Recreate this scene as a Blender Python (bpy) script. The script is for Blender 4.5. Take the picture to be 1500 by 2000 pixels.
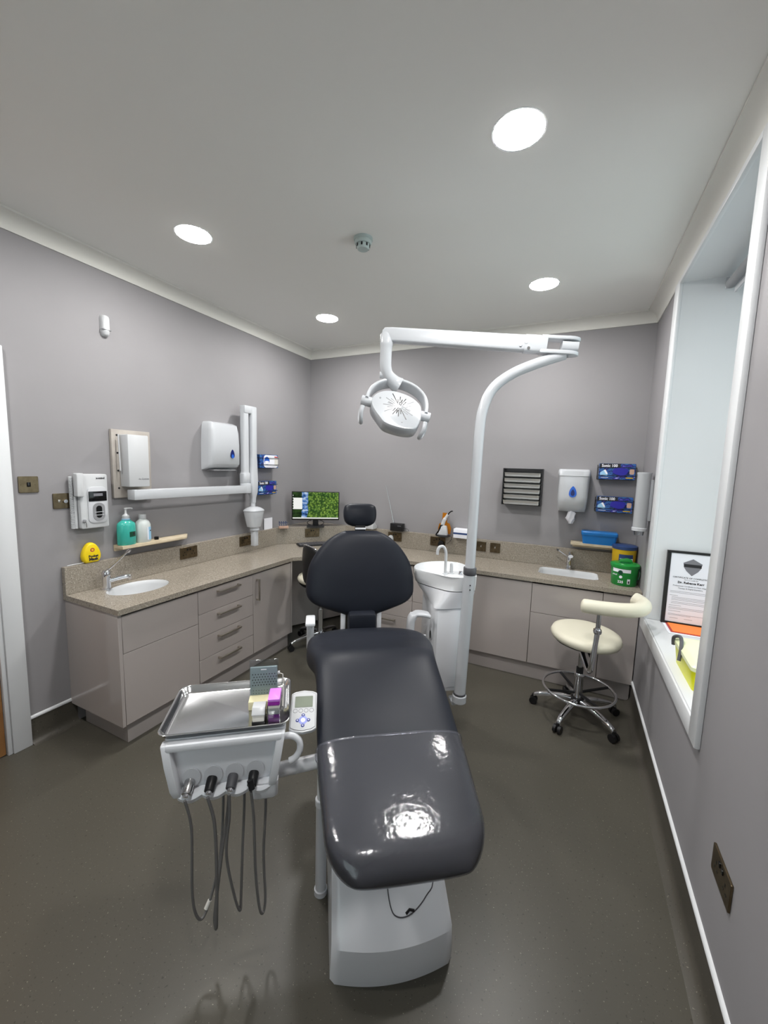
import bpy, bmesh, math, random
from mathutils import Vector, Matrix
from mathutils.geometry import tessellate_polygon
random.seed(7)
PI = math.pi
for o in list(bpy.data.objects):
    bpy.data.objects.remove(o, do_unlink=True)
SC = bpy.context.scene
COL = SC.collection

# ------------------------------------------------------------------ camera
F_PX = 771.08
cam_d = bpy.data.cameras.new('camera')
cam_d.sensor_fit = 'VERTICAL'
cam_d.sensor_height = 36.0
cam_d.lens = F_PX / 2000 * 36
cam_d.clip_start = 0.02
cam = bpy.data.objects.new('camera', cam_d)
COL.objects.link(cam)
SC.camera = cam
CPOS = Vector((2.5996, -3.5701, 1.5811))
_pi, _ya, _ro = math.radians(-6.5247), math.radians(-25.283), math.radians(1.6583)
FW = Vector((math.sin(_ya) * math.cos(_pi), math.cos(_ya) * math.cos(_pi), math.sin(_pi)))
_r = Vector((math.cos(_ya), -math.sin(_ya), 0))
_u = _r.cross(FW)
CR = _r * math.cos(_ro) + _u * math.sin(_ro)
CU = -_r * math.sin(_ro) + _u * math.cos(_ro)
cam.matrix_world = Matrix(((CR.x, CU.x, -FW.x, CPOS.x), (CR.y, CU.y, -FW.y, CPOS.y), (CR.z, CU.z, -FW.z, CPOS.z), (0, 0, 0, 1)))

# ------------------------------------------------------------------ world, lights, exposure
LAMP_W = 9.0
SKY_STRENGTH = 2.8
w = bpy.data.worlds.new('world')
SC.world = w
w.use_nodes = True
bg = w.node_tree.nodes['Background']
bg.inputs[0].default_value = (0.88, 0.97, 1.0, 1)
bg.inputs[1].default_value = SKY_STRENGTH
SC.view_settings.view_transform = 'Standard'
SC.view_settings.look = 'None'
SC.view_settings.gamma = 1.0
SC.view_settings.use_curve_mapping = False
SC.view_settings.exposure = 0.0
pl = bpy.data.lights.new('window_portal', 'AREA')
pl.shape = 'RECTANGLE'
pl.size = 1.1
pl.size_y = 1.95
pl.cycles.is_portal = True
po = bpy.data.objects.new('window_portal', pl)
po.location = (3.62, -1.29, 1.67)
po.rotation_euler = (0, PI / 2, 0)      # a portal only guides sky sampling through the window
po.rotation_euler = (PI / 2, 0, PI / 2)
COL.objects.link(po)
pl2 = bpy.data.lights.new('rear_window_portal', 'AREA')
pl2.shape = 'RECTANGLE'
pl2.size = 1.2
pl2.size_y = 1.35
pl2.cycles.is_portal = True
po2 = bpy.data.objects.new('rear_window_portal', pl2)
po2.location = (2.05, -4.90, 1.625)
po2.rotation_euler = (-PI / 2, 0, 0)
COL.objects.link(po2)

# ------------------------------------------------------------------ materials
def lin(c):
    return tuple(((v / 255) / 12.92 if v / 255 <= .04045 else ((v / 255 + .055) / 1.055) ** 2.4) for v in c)

def mat(name, col, rough=.5, metal=0.0, spec=.5, coat=0.0, trans=0.0, ior=1.45, emit=None, estr=0, alpha=1, bump=0, bscale=200, sheen=0):
    m = bpy.data.materials.new(name)
    m.use_nodes = True
    nt = m.node_tree
    b = nt.nodes['Principled BSDF']
    c = lin(col)
    b.inputs['Base Color'].default_value = (*c, 1)
    b.inputs['Roughness'].default_value = rough
    b.inputs['Metallic'].default_value = metal
    b.inputs['Specular IOR Level'].default_value = spec
    b.inputs['Coat Weight'].default_value = coat
    b.inputs['Coat Roughness'].default_value = .05
    b.inputs['Transmission Weight'].default_value = trans
    b.inputs['IOR'].default_value = ior
    b.inputs['Alpha'].default_value = alpha
    if emit:
        b.inputs['Emission Color'].default_value = (*lin(emit), 1)
        b.inputs['Emission Strength'].default_value = estr
    if bump:
        tc = nt.nodes.new('ShaderNodeTexCoord')
        n = nt.nodes.new('ShaderNodeTexNoise')
        n.inputs['Scale'].default_value = bscale
        n.inputs['Detail'].default_value = 4
        bp = nt.nodes.new('ShaderNodeBump')
        bp.inputs['Strength'].default_value = bump
        bp.inputs['Distance'].default_value = .002
        nt.links.new(tc.outputs['Object'], n.inputs['Vector'])
        nt.links.new(n.outputs['Fac'], bp.inputs['Height'])
        nt.links.new(bp.outputs['Normal'], b.inputs['Normal'])
    return m

def ramp(nt, fac, stops, interp='LINEAR'):
    r = nt.nodes.new('ShaderNodeValToRGB')
    r.color_ramp.interpolation = interp
    e = r.color_ramp.elements
    while len(e) < len(stops):
        e.new(.5)
    for i, (p, c) in enumerate(stops):
        e[i].position = p
        e[i].color = (*lin(c), 1)
    nt.links.new(fac, r.inputs[0])
    return r

def noise(nt, scale, detail=4, coord='Object', rough=.5):
    tc = nt.nodes.new('ShaderNodeTexCoord')
    n = nt.nodes.new('ShaderNodeTexNoise')
    n.inputs['Scale'].default_value = scale
    n.inputs['Detail'].default_value = detail
    n.inputs['Roughness'].default_value = rough
    nt.links.new(tc.outputs[coord], n.inputs['Vector'])
    return n

def mixc(nt, fac, a, b, mode='MIX'):
    m = nt.nodes.new('ShaderNodeMix')
    m.data_type = 'RGBA'
    m.blend_type = mode
    for s, v in ((m.inputs[0], fac), (m.inputs[6], a), (m.inputs[7], b)):
        if isinstance(v, (int, float)):
            s.default_value = v
        elif isinstance(v, tuple):
            s.default_value = (*lin(v), 1)
        else:
            nt.links.new(v, s)
    return m.outputs[2]

def noisy(name, stops, scale, rough=.5, detail=5, spec=.5, coat=0, bump=0, coord='Object'):
    m = mat(name, stops[0][1], rough, spec=spec, coat=coat)
    nt = m.node_tree
    b = nt.nodes['Principled BSDF']
    n = noise(nt, scale, detail, coord)
    r = ramp(nt, n.outputs['Fac'], stops)
    nt.links.new(r.outputs[0], b.inputs['Base Color'])
    if bump:
        bp = nt.nodes.new('ShaderNodeBump')
        bp.inputs['Strength'].default_value = bump
        bp.inputs['Distance'].default_value = .002
        nt.links.new(n.outputs['Fac'], bp.inputs['Height'])
        nt.links.new(bp.outputs['Normal'], b.inputs['Normal'])
    return m

def speckled(name, base, dark, light, scale, rough, spec=.5, mott=3.0, mcol=None, lw=.30, dw=.34):
    m = mat(name, base, rough, spec=spec)
    nt = m.node_tree
    b = nt.nodes['Principled BSDF']
    n1 = noise(nt, mott, 5)
    mc = mcol or tuple(min(255, int(v * 1.1)) for v in base)
    c = mixc(nt, n1.outputs['Fac'], base, mc)
    n2 = noise(nt, scale, 2)
    r2 = ramp(nt, n2.outputs['Fac'], [(lw, (255, 255, 255)), (lw + .03, (0, 0, 0))])
    c = mixc(nt, r2.outputs[0], c, light)
    n3 = noise(nt, scale * .7, 2)
    r3 = ramp(nt, n3.outputs['Fac'], [(1 - dw - .03, (0, 0, 0)), (1 - dw, (255, 255, 255))])
    c = mixc(nt, r3.outputs[0], c, dark)
    nt.links.new(c, b.inputs['Base Color'])
    return m

M = {}
M['wall'] = noisy('wall_paint', [(.3, (143, 141, 143)), (.7, (147, 145, 147))], 2.5, .62, spec=.3)
M['ceiling'] = mat('ceiling_paint', (238, 238, 234), .75, spec=.2)
M['coving'] = mat('coving_paint', (226, 225, 219), .6, spec=.3)
M['gloss_paint'] = mat('white_gloss_paint', (216, 218, 220), .3)
M['floor'] = speckled('speckled_vinyl', (75, 72, 64), (60, 57, 51), (130, 126, 112), 150, .34, spec=.45, mott=1.6, mcol=(82, 79, 71), lw=.28, dw=.30)
M['skirting_vinyl'] = speckled('coved_vinyl', (72, 69, 62), (56, 54, 48), (120, 116, 104), 150, .4, spec=.4, mott=3, lw=.27, dw=.3)
M['worktop'] = speckled('quartz_worktop', (144, 136, 124), (118, 110, 99), (176, 169, 157), 170, .22, spec=.5, mott=6, mcol=(150, 142, 130), lw=.38, dw=.36)
M['cabinet'] = mat('gloss_taupe_laminate', (172, 164, 160), .12, spec=.5, coat=.3)
M['carcass'] = mat('carcass_board', (140, 133, 129), .5)
M['plinth'] = mat('plinth_laminate', (164, 157, 154), .25)
M['gap'] = mat('dark_gap', (40, 38, 37), .8)
M['chrome'] = mat('chrome', (225, 226, 230), .08, metal=1)
M['traysteel'] = mat('satin_tray_steel', (232, 232, 230), .42, metal=1)
M['mirrorsteel'] = mat('polished_steel', (188, 189, 190), .17, metal=1, bump=.03, bscale=25)
M['steel'] = mat('brushed_steel', (190, 190, 190), .26, metal=1, bump=.05, bscale=60)
M['handle'] = mat('satin_nickel', (196, 190, 180), .32, metal=1)
M['white'] = mat('white_plastic', (196, 198, 200), .28)
M['white2'] = mat('white_enamel', (190, 193, 197), .22, coat=.2)
M['white3'] = mat('bright_white_enamel', (226, 228, 232), .22, coat=.2)
M['offwhite'] = mat('offwhite_plastic', (214, 212, 205), .35)
M['greyw'] = mat('light_grey_plastic', (196, 198, 202), .35)
M['ceramic'] = mat('white_ceramic', (216, 218, 220), .1, coat=.5)
M['leather'] = mat('black_upholstery', (30, 33, 41), .42, spec=.26, bump=.05, bscale=500)
M['black'] = mat('black_plastic', (22, 22, 24), .4)
M['blackgloss'] = mat('black_gloss', (14, 14, 16), .15)
M['rubber'] = mat('grey_rubber', (108, 107, 106), .55)
M['dkgrey'] = mat('dark_grey', (80, 80, 84), .5)
M['grey'] = mat('mid_grey', (140, 141, 144), .45)
M['cream'] = mat('cream_vinyl', (214, 209, 190), .45, bump=.05, bscale=400)
M['bronze'] = noisy('antique_bronze', [(.3, (92, 80, 62)), (.7, (120, 106, 84))], 30, .3)
M['bronze'].node_tree.nodes['Principled BSDF'].inputs['Metallic'].default_value = .9
M['board'] = noisy('limed_board', [(.35, (160, 153, 146)), (.65, (172, 166, 158))], 12, .5)
M['oak'] = noisy('oak_veneer', [(.3, (150, 104, 60)), (.7, (176, 128, 78))], 6, .4)
M['palewood'] = noisy('pale_wood', [(.3, (190, 174, 146)), (.7, (212, 198, 172))], 14, .5)
M['pinkwood'] = noisy('pink_wood', [(.3, (176, 142, 122)), (.7, (196, 164, 146))], 30, .6)
M['teal'] = mat('teal_liquid', (62, 172, 158), .22, spec=.5)
M['clearb'] = mat('frosted_bottle', (200, 206, 204), .3)
M['yellow'] = mat('yellow_plastic', (236, 206, 22), .35)
M['mustard'] = mat('mustard_plastic', (206, 168, 30), .4)
M['navy'] = mat('navy_plastic', (44, 66, 112), .4)
M['blue'] = mat('blue_plastic', (32, 116, 190), .3)
M['bluedrop'] = mat('blue_window', (38, 92, 190), .15)
M['darkblue'] = mat('dark_blue_window', (22, 34, 96), .15)
M['green'] = mat('green_plastic', (28, 136, 56), .35)
M['dkgreen'] = mat('dark_green', (14, 66, 46), .4)
M['orange'] = mat('orange_paper', (246, 132, 58), .6)
M['amber'] = mat('amber_shield', (172, 106, 22), .2)
M['red'] = mat('red_print', (176, 60, 60), .6)
M['paper'] = mat('paper', (232, 233, 240), .7)
M['ink'] = mat('ink', (34, 34, 38), .7)
M['ink2'] = mat('grey_ink', (120, 120, 126), .7)
M['purple'] = mat('purple_plastic', (148, 44, 158), .25)
M['lilac'] = mat('lilac_plastic', (206, 128, 226), .3)
M['limebox'] = mat('lime_plastic', (224, 226, 34), .35)
M['palelime'] = mat('pale_lime_lid', (232, 238, 196), .3)
M['lcd'] = mat('grey_lcd', (128, 136, 122), .25)
M['smoke'] = mat('sage_plastic', (176, 190, 188), .4)
M['padblue'] = mat('pale_blue_print', (152, 160, 222), .4)
M['btnblue'] = mat('blue_button', (66, 76, 140), .4)
M['slate'] = mat('slate_panel', (128, 144, 148), .3)
M['blockcream'] = mat('cream_block', (222, 214, 176), .4)
M['gloveblue'] = mat('purple_blue_print', (40, 36, 150), .4)
M['lightblue'] = mat('light_blue_print', (150, 196, 226), .5)

def clearmat(name, tint, refl=.12, rough=.03, white=0.0):
    m = bpy.data.materials.new(name)
    m.use_nodes = True
    nt = m.node_tree
    nt.nodes.clear()
    out = nt.nodes.new('ShaderNodeOutputMaterial')
    tr = nt.nodes.new('ShaderNodeBsdfTransparent')
    tr.inputs[0].default_value = (*tint, 1)
    gl = nt.nodes.new('ShaderNodeBsdfGlossy')
    gl.inputs['Roughness'].default_value = rough
    lw = nt.nodes.new('ShaderNodeLayerWeight')
    lw.inputs[0].default_value = .25
    mul = nt.nodes.new('ShaderNodeMath')
    mul.operation = 'MULTIPLY_ADD'
    nt.links.new(lw.outputs['Fresnel'], mul.inputs[0])
    mul.inputs[1].default_value = .8
    mul.inputs[2].default_value = refl
    mx = nt.nodes.new('ShaderNodeMixShader')
    nt.links.new(mul.outputs[0], mx.inputs[0])
    src = tr.outputs[0]
    if white:
        df = nt.nodes.new('ShaderNodeBsdfDiffuse')
        df.inputs[0].default_value = (.75, .75, .8, 1)
        m2 = nt.nodes.new('ShaderNodeMixShader')
        m2.inputs[0].default_value = white
        nt.links.new(tr.outputs[0], m2.inputs[1])
        nt.links.new(df.outputs[0], m2.inputs[2])
        src = m2.outputs[0]
    nt.links.new(src, mx.inputs[1])
    nt.links.new(gl.outputs[0], mx.inputs[2])
    nt.links.new(mx.outputs[0], out.inputs[0])
    m['gl'] = gl.name
    return m

M['glass'] = clearmat('window_glass', (.93, .96, .96), .04, .01)
M['acrylic'] = clearmat('clear_acrylic', (.88, .9, .92), .10, .05)
M['film'] = clearmat('clear_plastic_film', (.95, .96, 1), .025, .10, white=.04)
_nt = M['film'].node_tree
_n = noise(_nt, 55, 6)
_b = _nt.nodes.new('ShaderNodeBump')
_b.inputs['Strength'].default_value = .5
_b.inputs['Distance'].default_value = .002
_nt.links.new(_n.outputs['Fac'], _b.inputs['Height'])
_nt.links.new(_b.outputs['Normal'], _nt.nodes[M['film']['gl']].inputs['Normal'])

def emat(name, col, strength):
    m = bpy.data.materials.new(name)
    m.use_nodes = True
    nt = m.node_tree
    nt.nodes.clear()
    out = nt.nodes.new('ShaderNodeOutputMaterial')
    e = nt.nodes.new('ShaderNodeEmission')
    e.inputs[0].default_value = (*col, 1)
    e.inputs[1].default_value = strength
    nt.links.new(e.outputs[0], out.inputs[0])
    return m
M['lamp'] = emat('lit_diffuser', (1, .985, .965), LAMP_W / (PI * PI * .085 ** 2))
M['screen_w'] = emat('lit_white', (.95, .97, .92), .9)

def forest_screen():
    m = emat('lit_forest_picture', (1, 1, 1), .85)
    nt = m.node_tree
    e = [n for n in nt.nodes if n.type == 'EMISSION'][0]
    tc = nt.nodes.new('ShaderNodeTexCoord')
    sep = nt.nodes.new('ShaderNodeSeparateXYZ')
    nt.links.new(tc.outputs['Generated'], sep.inputs[0])
    vo = nt.nodes.new('ShaderNodeTexVoronoi')
    vo.inputs['Scale'].default_value = 15
    vo.inputs['Randomness'].default_value = 1
    mp = nt.nodes.new('ShaderNodeMapping')
    mp.inputs['Scale'].default_value = (1.7, 1, 1)
    nt.links.new(tc.outputs['Generated'], mp.inputs[0])
    nt.links.new(mp.outputs[0], vo.inputs['Vector'])
    trees = ramp(nt, vo.outputs['Distance'], [(.0, (190, 210, 140)), (.3, (126, 160, 86)), (.7, (62, 90, 56))])
    n = noise(nt, 5, 6, 'Generated')
    tint = ramp(nt, n.outputs['Fac'], [(.3, (150, 190, 160)), (.6, (255, 255, 190))])
    tr = mixc(nt, .8, trees.outputs[0], tint.outputs[0], 'MULTIPLY')
    n2 = noise(nt, 9, 5, 'Generated')
    riv = ramp(nt, n2.outputs['Fac'], [(.35, (20, 34, 62)), (.5, (84, 130, 196)), (.66, (206, 224, 246))])
    dark = ramp(nt, n2.outputs['Fac'], [(.3, (18, 26, 22)), (.7, (58, 84, 44))])
    ma = nt.nodes.new('ShaderNodeMath')
    ma.operation = 'MULTIPLY_ADD'
    nt.links.new(n.outputs['Fac'], ma.inputs[0])
    ma.inputs[1].default_value = .10
    nt.links.new(sep.outputs['X'], ma.inputs[2])
    r1 = ramp(nt, ma.outputs[0], [(.0, (0, 0, 0)), (.24, (0, 0, 0)), (.25, (255, 255, 255))])
    r2 = ramp(nt, ma.outputs[0], [(.0, (0, 0, 0)), (.37, (0, 0, 0)), (.38, (255, 255, 255))])
    c = mixc(nt, r1.outputs[0], dark.outputs[0], riv.outputs[0])
    c = mixc(nt, r2.outputs[0], c, tr)
    nt.links.new(c, e.inputs[0])
    return m
M['screen'] = forest_screen()

def glove_print():
    m = mat('glove_box_print', (24, 30, 60), .35)
    nt = m.node_tree
    b = nt.nodes['Principled BSDF']
    n = noise(nt, 3.2, 5, 'Generated', .6)
    r = ramp(nt, n.outputs['Fac'], [(.30, (16, 16, 30)), (.42, (26, 48, 116)), (.5, (54, 108, 176)), (.56, (30, 30, 80)), (.64, (60, 58, 170)), (.74, (200, 206, 226))])
    nt.links.new(r.outputs[0], b.inputs['Base Color'])
    return m
M['gloveprint'] = glove_print()

# ------------------------------------------------------------------ mesh tools
class MB:
    def __init__(s):
        s.v = []
        s.f = []

    def add(s, vs, fs):
        k = len(s.v)
        s.v += [tuple(p) for p in vs]
        s.f += [tuple(i + k for i in f) for f in fs]
        return s

    def box(s, x0, x1, y0, y1, z0, z1):
        return s.add([(x, y, z) for z in (z0, z1) for y in (y0, y1) for x in (x0, x1)],
                     [(0, 2, 3, 1), (4, 5, 7, 6), (0, 1, 5, 4), (2, 6, 7, 3), (0, 4, 6, 2), (1, 3, 7, 5)])

    def rings(s, rs, close=True, cap0=True, cap1=True):
        n = len(rs[0])
        k = len(s.v)
        for r in rs:
            s.v += [tuple(p) for p in r]
        for i in range(len(rs) - 1):
            for j in range(n if close else n - 1):
                a = k + i * n + j
                b = k + i * n + (j + 1) % n
                s.f.append((a, b, b + n, a + n))
        if cap0:
            s.f.append(tuple(k + j for j in reversed(range(n))))
        if cap1:
            s.f.append(tuple(k + (len(rs) - 1) * n + j for j in range(n)))
        return s

    def cyl(s, p0, p1, r0, r1=None, n=20, cap=True):
        p0, p1 = Vector(p0), Vector(p1)
        r1 = r0 if r1 is None else r1
        d = (p1 - p0).normalized()
        a = d.orthogonal().normalized()
        b = d.cross(a)
        R = lambda p, r: [p + (a * math.cos(2 * PI * i / n) + b * math.sin(2 * PI * i / n)) * r for i in range(n)]
        return s.rings([R(p0, r0), R(p1, r1)], cap0=cap, cap1=cap)

    def tube(s, pts, r, n=12, cap=True):
        pts = [Vector(p) for p in pts]
        m = len(pts)
        rr = r if isinstance(r, (list, tuple)) else [r] * m
        T = []
        for i in range(m):
            T.append((pts[min(i + 1, m - 1)] - pts[max(i - 1, 0)]).normalized())
        a = T[0].orthogonal().normalized()
        out = []
        for i in range(m):
            a = (a - T[i] * a.dot(T[i])).normalized()
            b = T[i].cross(a)
            out.append([pts[i] + (a * math.cos(2 * PI * j / n) + b * math.sin(2 * PI * j / n)) * rr[i] for j in range(n)])
        return s.rings(out, cap0=cap, cap1=cap)

    def lathe(s, prof, n=32, c=(0, 0, 0), cap=True, sx=1, sy=1):
        return s.rings([[(c[0] + r * math.cos(2 * PI * j / n) * sx, c[1] + r * math.sin(2 * PI * j / n) * sy, c[2] + z) for j in range(n)] for r, z in prof], cap0=cap, cap1=cap)

    def prism(s, poly, z0, z1, f=lambda x, y, z: (x, y, z), holes=()):
        loops = [list(poly)] + [list(h) for h in holes]
        flat = [p for l in loops for p in l]
        k = len(s.v)
        n = len(flat)
        s.v += [f(x, y, z0) for x, y in flat] + [f(x, y, z1) for x, y in flat]
        if holes:
            for t in tessellate_polygon([[Vector((x, y, 0)) for x, y in l] for l in loops]):
                s.f.append((k + t[0], k + t[1], k + t[2]))
                s.f.append((k + n + t[2], k + n + t[1], k + n + t[0]))
        else:
            s.f.append(tuple(k + i for i in reversed(range(n))))
            s.f.append(tuple(k + n + i for i in range(n)))
        o = 0
        for l in loops:
            for i in range(len(l)):
                a, b = k + o + i, k + o + (i + 1) % len(l)
                s.f.append((a, b, b + n, a + n))
            o += len(l)
        return s

    def xf(s, Mx):
        s.v = [tuple(Mx @ Vector(p)) for p in s.v]
        return s

    def build(s, name, m, parent=None, bevel=0, seg=2, smooth=40, loc=None, rot=None):
        me = bpy.data.meshes.new(name)
        me.from_pydata(s.v, [], s.f)
        bm = bmesh.new()
        bm.from_mesh(me)
        bmesh.ops.recalc_face_normals(bm, faces=bm.faces)
        if bevel:
            ed = [e for e in bm.edges if len(e.link_faces) == 2 and e.calc_face_angle(0) > .5]
            bmesh.ops.bevel(bm, geom=ed, offset=bevel, segments=seg, profile=.5, affect='EDGES', clamp_overlap=True)
        bm.to_mesh(me)
        bm.free()
        if smooth:
            me.shade_smooth()
            me.set_sharp_from_angle(angle=math.radians(smooth))
        me.materials.append(M[m] if isinstance(m, str) else m)
        o = bpy.data.objects.new(name, me)
        COL.objects.link(o)
        if parent:
            o.parent = parent
        if loc:
            o.location = loc
        if rot is not None:
            o.rotation_euler = rot if isinstance(rot, (tuple, list)) else (0, 0, rot)
        return o

def B(*a):
    return MB().box(*a)

def tag(o, label, cat, group=None):
    o['label'] = label
    o['category'] = cat
    if group:
        o['group'] = group
    return o

def thing(name, label, cat, loc=(0, 0, 0), rz=0, group=None):
    o = bpy.data.objects.new(name, None)
    o.empty_display_size = .05
    COL.objects.link(o)
    o.location = loc
    o.rotation_euler = (0, 0, rz)
    return tag(o, label, cat, group)

def struct(o):
    o['kind'] = 'structure'
    return o

def sell(w, h, n=3.0, k=32, ph=0):
    r = []
    for j in range(k):
        a = 2 * PI * j / k + ph
        c, d = math.cos(a), math.sin(a)
        r.append((w * math.copysign(abs(c) ** (2 / n), c), h * math.copysign(abs(d) ** (2 / n), d)))
    return r

def cat(xs, ys, x):
    n = len(xs)
    if x <= xs[0]:
        return ys[0]
    if x >= xs[-1]:
        return ys[-1]
    i = max(j for j in range(n - 1) if xs[j] <= x)
    def sl(j):
        a, b = max(j - 1, 0), min(j + 1, n - 1)
        return (ys[b] - ys[a]) / (xs[b] - xs[a])
    h = xs[i + 1] - xs[i]
    t = (x - xs[i]) / h
    return ((2 * t ** 3 - 3 * t * t + 1) * ys[i] + (t ** 3 - 2 * t * t + t) * h * sl(i) + (-2 * t ** 3 + 3 * t * t) * ys[i + 1] + (t ** 3 - t * t) * h * sl(i + 1))

def spline(pts, k=8):
    pts = [Vector(p) for p in pts]
    out = []
    for i in range(len(pts) - 1):
        p0, p1, p2, p3 = pts[max(i - 1, 0)], pts[i], pts[i + 1], pts[min(i + 2, len(pts) - 1)]
        for j in range(k):
            t = j / k
            out.append(.5 * ((2 * p1) + (p2 - p0) * t + (2 * p0 - 5 * p1 + 4 * p2 - p3) * t * t + (3 * p1 - p0 - 3 * p2 + p3) * t ** 3))
    out.append(pts[-1])
    return out

def rrect(x0, x1, y0, y1, r, k=6):
    p = []
    for cx, cy, a0 in ((x1 - r, y1 - r, 0), (x0 + r, y1 - r, PI / 2), (x0 + r, y0 + r, PI), (x1 - r, y0 + r, 3 * PI / 2)):
        for i in range(k + 1):
            a = a0 + PI / 2 * i / k
            p.append((cx + r * math.cos(a), cy + r * math.sin(a)))
    return p

FRONT = lambda x, y, z: (x, -z, y)          # 2-D outline standing upright, thickness towards the viewer (-y)

def text(name, body, size, m, parent, loc, rot=(PI / 2, 0, 0), align='CENTER', bold=0.0, sx=1.0):
    cu = bpy.data.curves.new(name, 'FONT')
    cu.body = body
    cu.size = size
    cu.align_x = align
    cu.align_y = 'CENTER'
    cu.extrude = .0003
    cu.offset = bold
    cu.resolution_u = 2
    t = bpy.data.objects.new(name + '_tmp', cu)
    COL.objects.link(t)
    dg = bpy.context.evaluated_depsgraph_get()
    me = bpy.data.meshes.new_from_object(t.evaluated_get(dg))
    bpy.data.objects.remove(t, do_unlink=True)
    bpy.data.curves.remove(cu)
    me.name = name
    me.materials.clear()
    me.materials.append(M[m])
    o = bpy.data.objects.new(name, me)
    COL.objects.link(o)
    o.parent = parent
    o.location = loc
    o.rotation_euler = rot
    o.scale = (sx, 1, 1)
    return o

LEFT, BACK, RIGHT = PI / 2, 0.0, -PI / 2      # local -y faces into the room

# ------------------------------------------------------------------ the room
W, H, HC, YF = 3.08, 2.762, 2.682, -4.75
T = .12
struct(B(-T, W + T, YF - T, T, -.1, 0).build('floor', 'floor', smooth=0))
struct(B(-T, W + T, YF - T, T, H, H + .1).build('ceiling', 'ceiling', smooth=0))
# left wall with door opening
DY0, DY1, DZ = -3.52, -2.642, 2.02
struct(MB().prism([(YF, 0), (DY0, 0), (DY0, DZ), (DY1, DZ), (DY1, 0), (0, 0), (0, H), (YF, H)], -T, 0, lambda a, b, c: (c, a, b)).build('wall_left', 'wall', smooth=0))
struct(B(-T, W + T, 0, T, 0, H).build('wall_back', 'wall', smooth=0))
W2X0, W2X1, W2Z0, W2Z1 = 1.45, 2.65, .95, 2.3
struct(MB().prism([(-T, 0), (W + T, 0), (W + T, H), (-T, H)], YF - T, YF, lambda a, b, c: (a, c, b), holes=[[(W2X0, W2Z0), (W2X1, W2Z0), (W2X1, W2Z1), (W2X0, W2Z1)]]).build('wall_front', 'wall', smooth=0))
wf = bpy.data.objects.new('window_2', None)
COL.objects.link(wf)
wf.location = ((W2X0 + W2X1) / 2, YF, W2Z0)
struct(wf)
_w, _h = (W2X1 - W2X0) / 2, W2Z1 - W2Z0
for a0, a1, b0, b1 in ((-_w, -_w + .06, 0, _h), (_w - .06, _w, 0, _h), (-_w + .06, _w - .06, 0, .06), (-_w + .06, _w - .06, _h - .06, _h), (-.025, .025, .06, _h - .06)):
    B(a0, a1, -.1, -.04, b0, b1).build('window_frame', 'gloss_paint', wf, bevel=.005)
for a0, a1 in ((-_w + .06, -.025), (.025, _w - .06)):
    B(a0, a1, -.075, -.068, .06, _h - .06).build('pane', 'glass', wf, smooth=0)
B(-_w - .03, _w + .03, -.04, .03, -.025, 0).build('window_board', 'gloss_paint', wf, bevel=.004)
WY0, WY1, WZ0, WZ1, WD = -1.835, -.745, .700, 2.655, .52
struct(MB().prism([(YF, 0), (0, 0), (0, H), (YF, H)], W, W + WD, lambda a, b, c: (c, a, b), holes=[[(WY0 - .012, WZ0 - .02), (WY1 + .012, WZ0 - .02), (WY1 + .012, WZ1 + .012), (WY0 - .012, WZ1 + .012)]]).build('wall_right', 'wall', smooth=0))

def cove(name, p0, p1, out):
    p0, p1, out = Vector(p0), Vector(p1), Vector(out)
    prof = [(0, 0), (0, -.08), (.006, -.08)] + [(.066 - .058 * math.cos(a), -.074 + .062 * math.sin(a)) for a in [PI / 2 * i / 8 for i in range(9)]] + [(.074, -.012), (.074, 0)]
    R = lambda p: [p + out * a + Vector((0, 0, b)) for a, b in prof]
    return struct(MB().rings([R(p0), R(p1)]).build(name, 'coving', smooth=30))
cove('trim_1', (0, YF, H), (0, 0, H), (1, 0, 0))
cove('trim_2', (0, 0, H), (W, 0, H), (0, -1, 0))
cove('trim_3', (W, YF, H), (W, 0, H), (-1, 0, 0))
cove('trim_4', (0, YF, H), (W, YF, H), (0, 1, 0))

def skirt(name, p0, p1, out):
    p0, p1, out = Vector(p0), Vector(p1), Vector(out)
    prof = [(0, .145), (0, 0), (.045, 0), (.022, .006), (.009, .022), (.005, .045), (.005, .145)]
    R = lambda pr, p: [p + out * a + Vector((0, 0, b)) for a, b in pr]
    b = struct(MB().rings([R(prof, p0), R(prof, p1)]).build(name, 'skirting_vinyl', smooth=50))
    cp = [(0, .145), (.009, .143), (.011, .150), (.007, .158), (0, .160)]
    MB().rings([R(cp, p0), R(cp, p1)]).build('capping_strip', 'gloss_paint', b, smooth=50)
skirt('baseboard_left', (0, -2.56, 0), (0, -2.33, 0), (1, 0, 0))
skirt('baseboard_left_rear', (0, YF, 0), (0, -3.64, 0), (1, 0, 0))
skirt('baseboard_right', (W, YF, 0), (W, -.47, 0), (-1, 0, 0))
skirt('baseboard_front', (0, YF, 0), (W, YF, 0), (0, 1, 0))

# door_1: white frame, oak leaf
d1 = bpy.data.objects.new('door_1', None)
COL.objects.link(d1)
d1.location = (0, DY1, 0)
struct(d1)
for nm, a0, a1 in (('architrave', .0, .082), ('architrave', DY0 - DY1 - .1, DY0 - DY1)):
    B(-.005, .022, a0, a1, 0, DZ + .1).build(nm, 'gloss_paint', d1, bevel=.004)
B(-.005, .022, DY0 - DY1, 0, DZ, DZ + .1).build('architrave', 'gloss_paint', d1, bevel=.004)
for a0, a1 in ((-.02, 0), (DY0 - DY1, DY0 - DY1 + .02)):
    B(-T, .012, a0, a1, 0, DZ).build('door_lining', 'gloss_paint', d1, bevel=.003)
B(-T, .012, DY0 - DY1 + .02, -.02, DZ - .02, DZ).build('door_lining', 'gloss_paint', d1, bevel=.003)
leaf = B(-.045, -.002, DY0 - DY1 + .023, -.023, .006, DZ - .024).build('door_leaf', 'oak', d1, bevel=.002)
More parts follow.
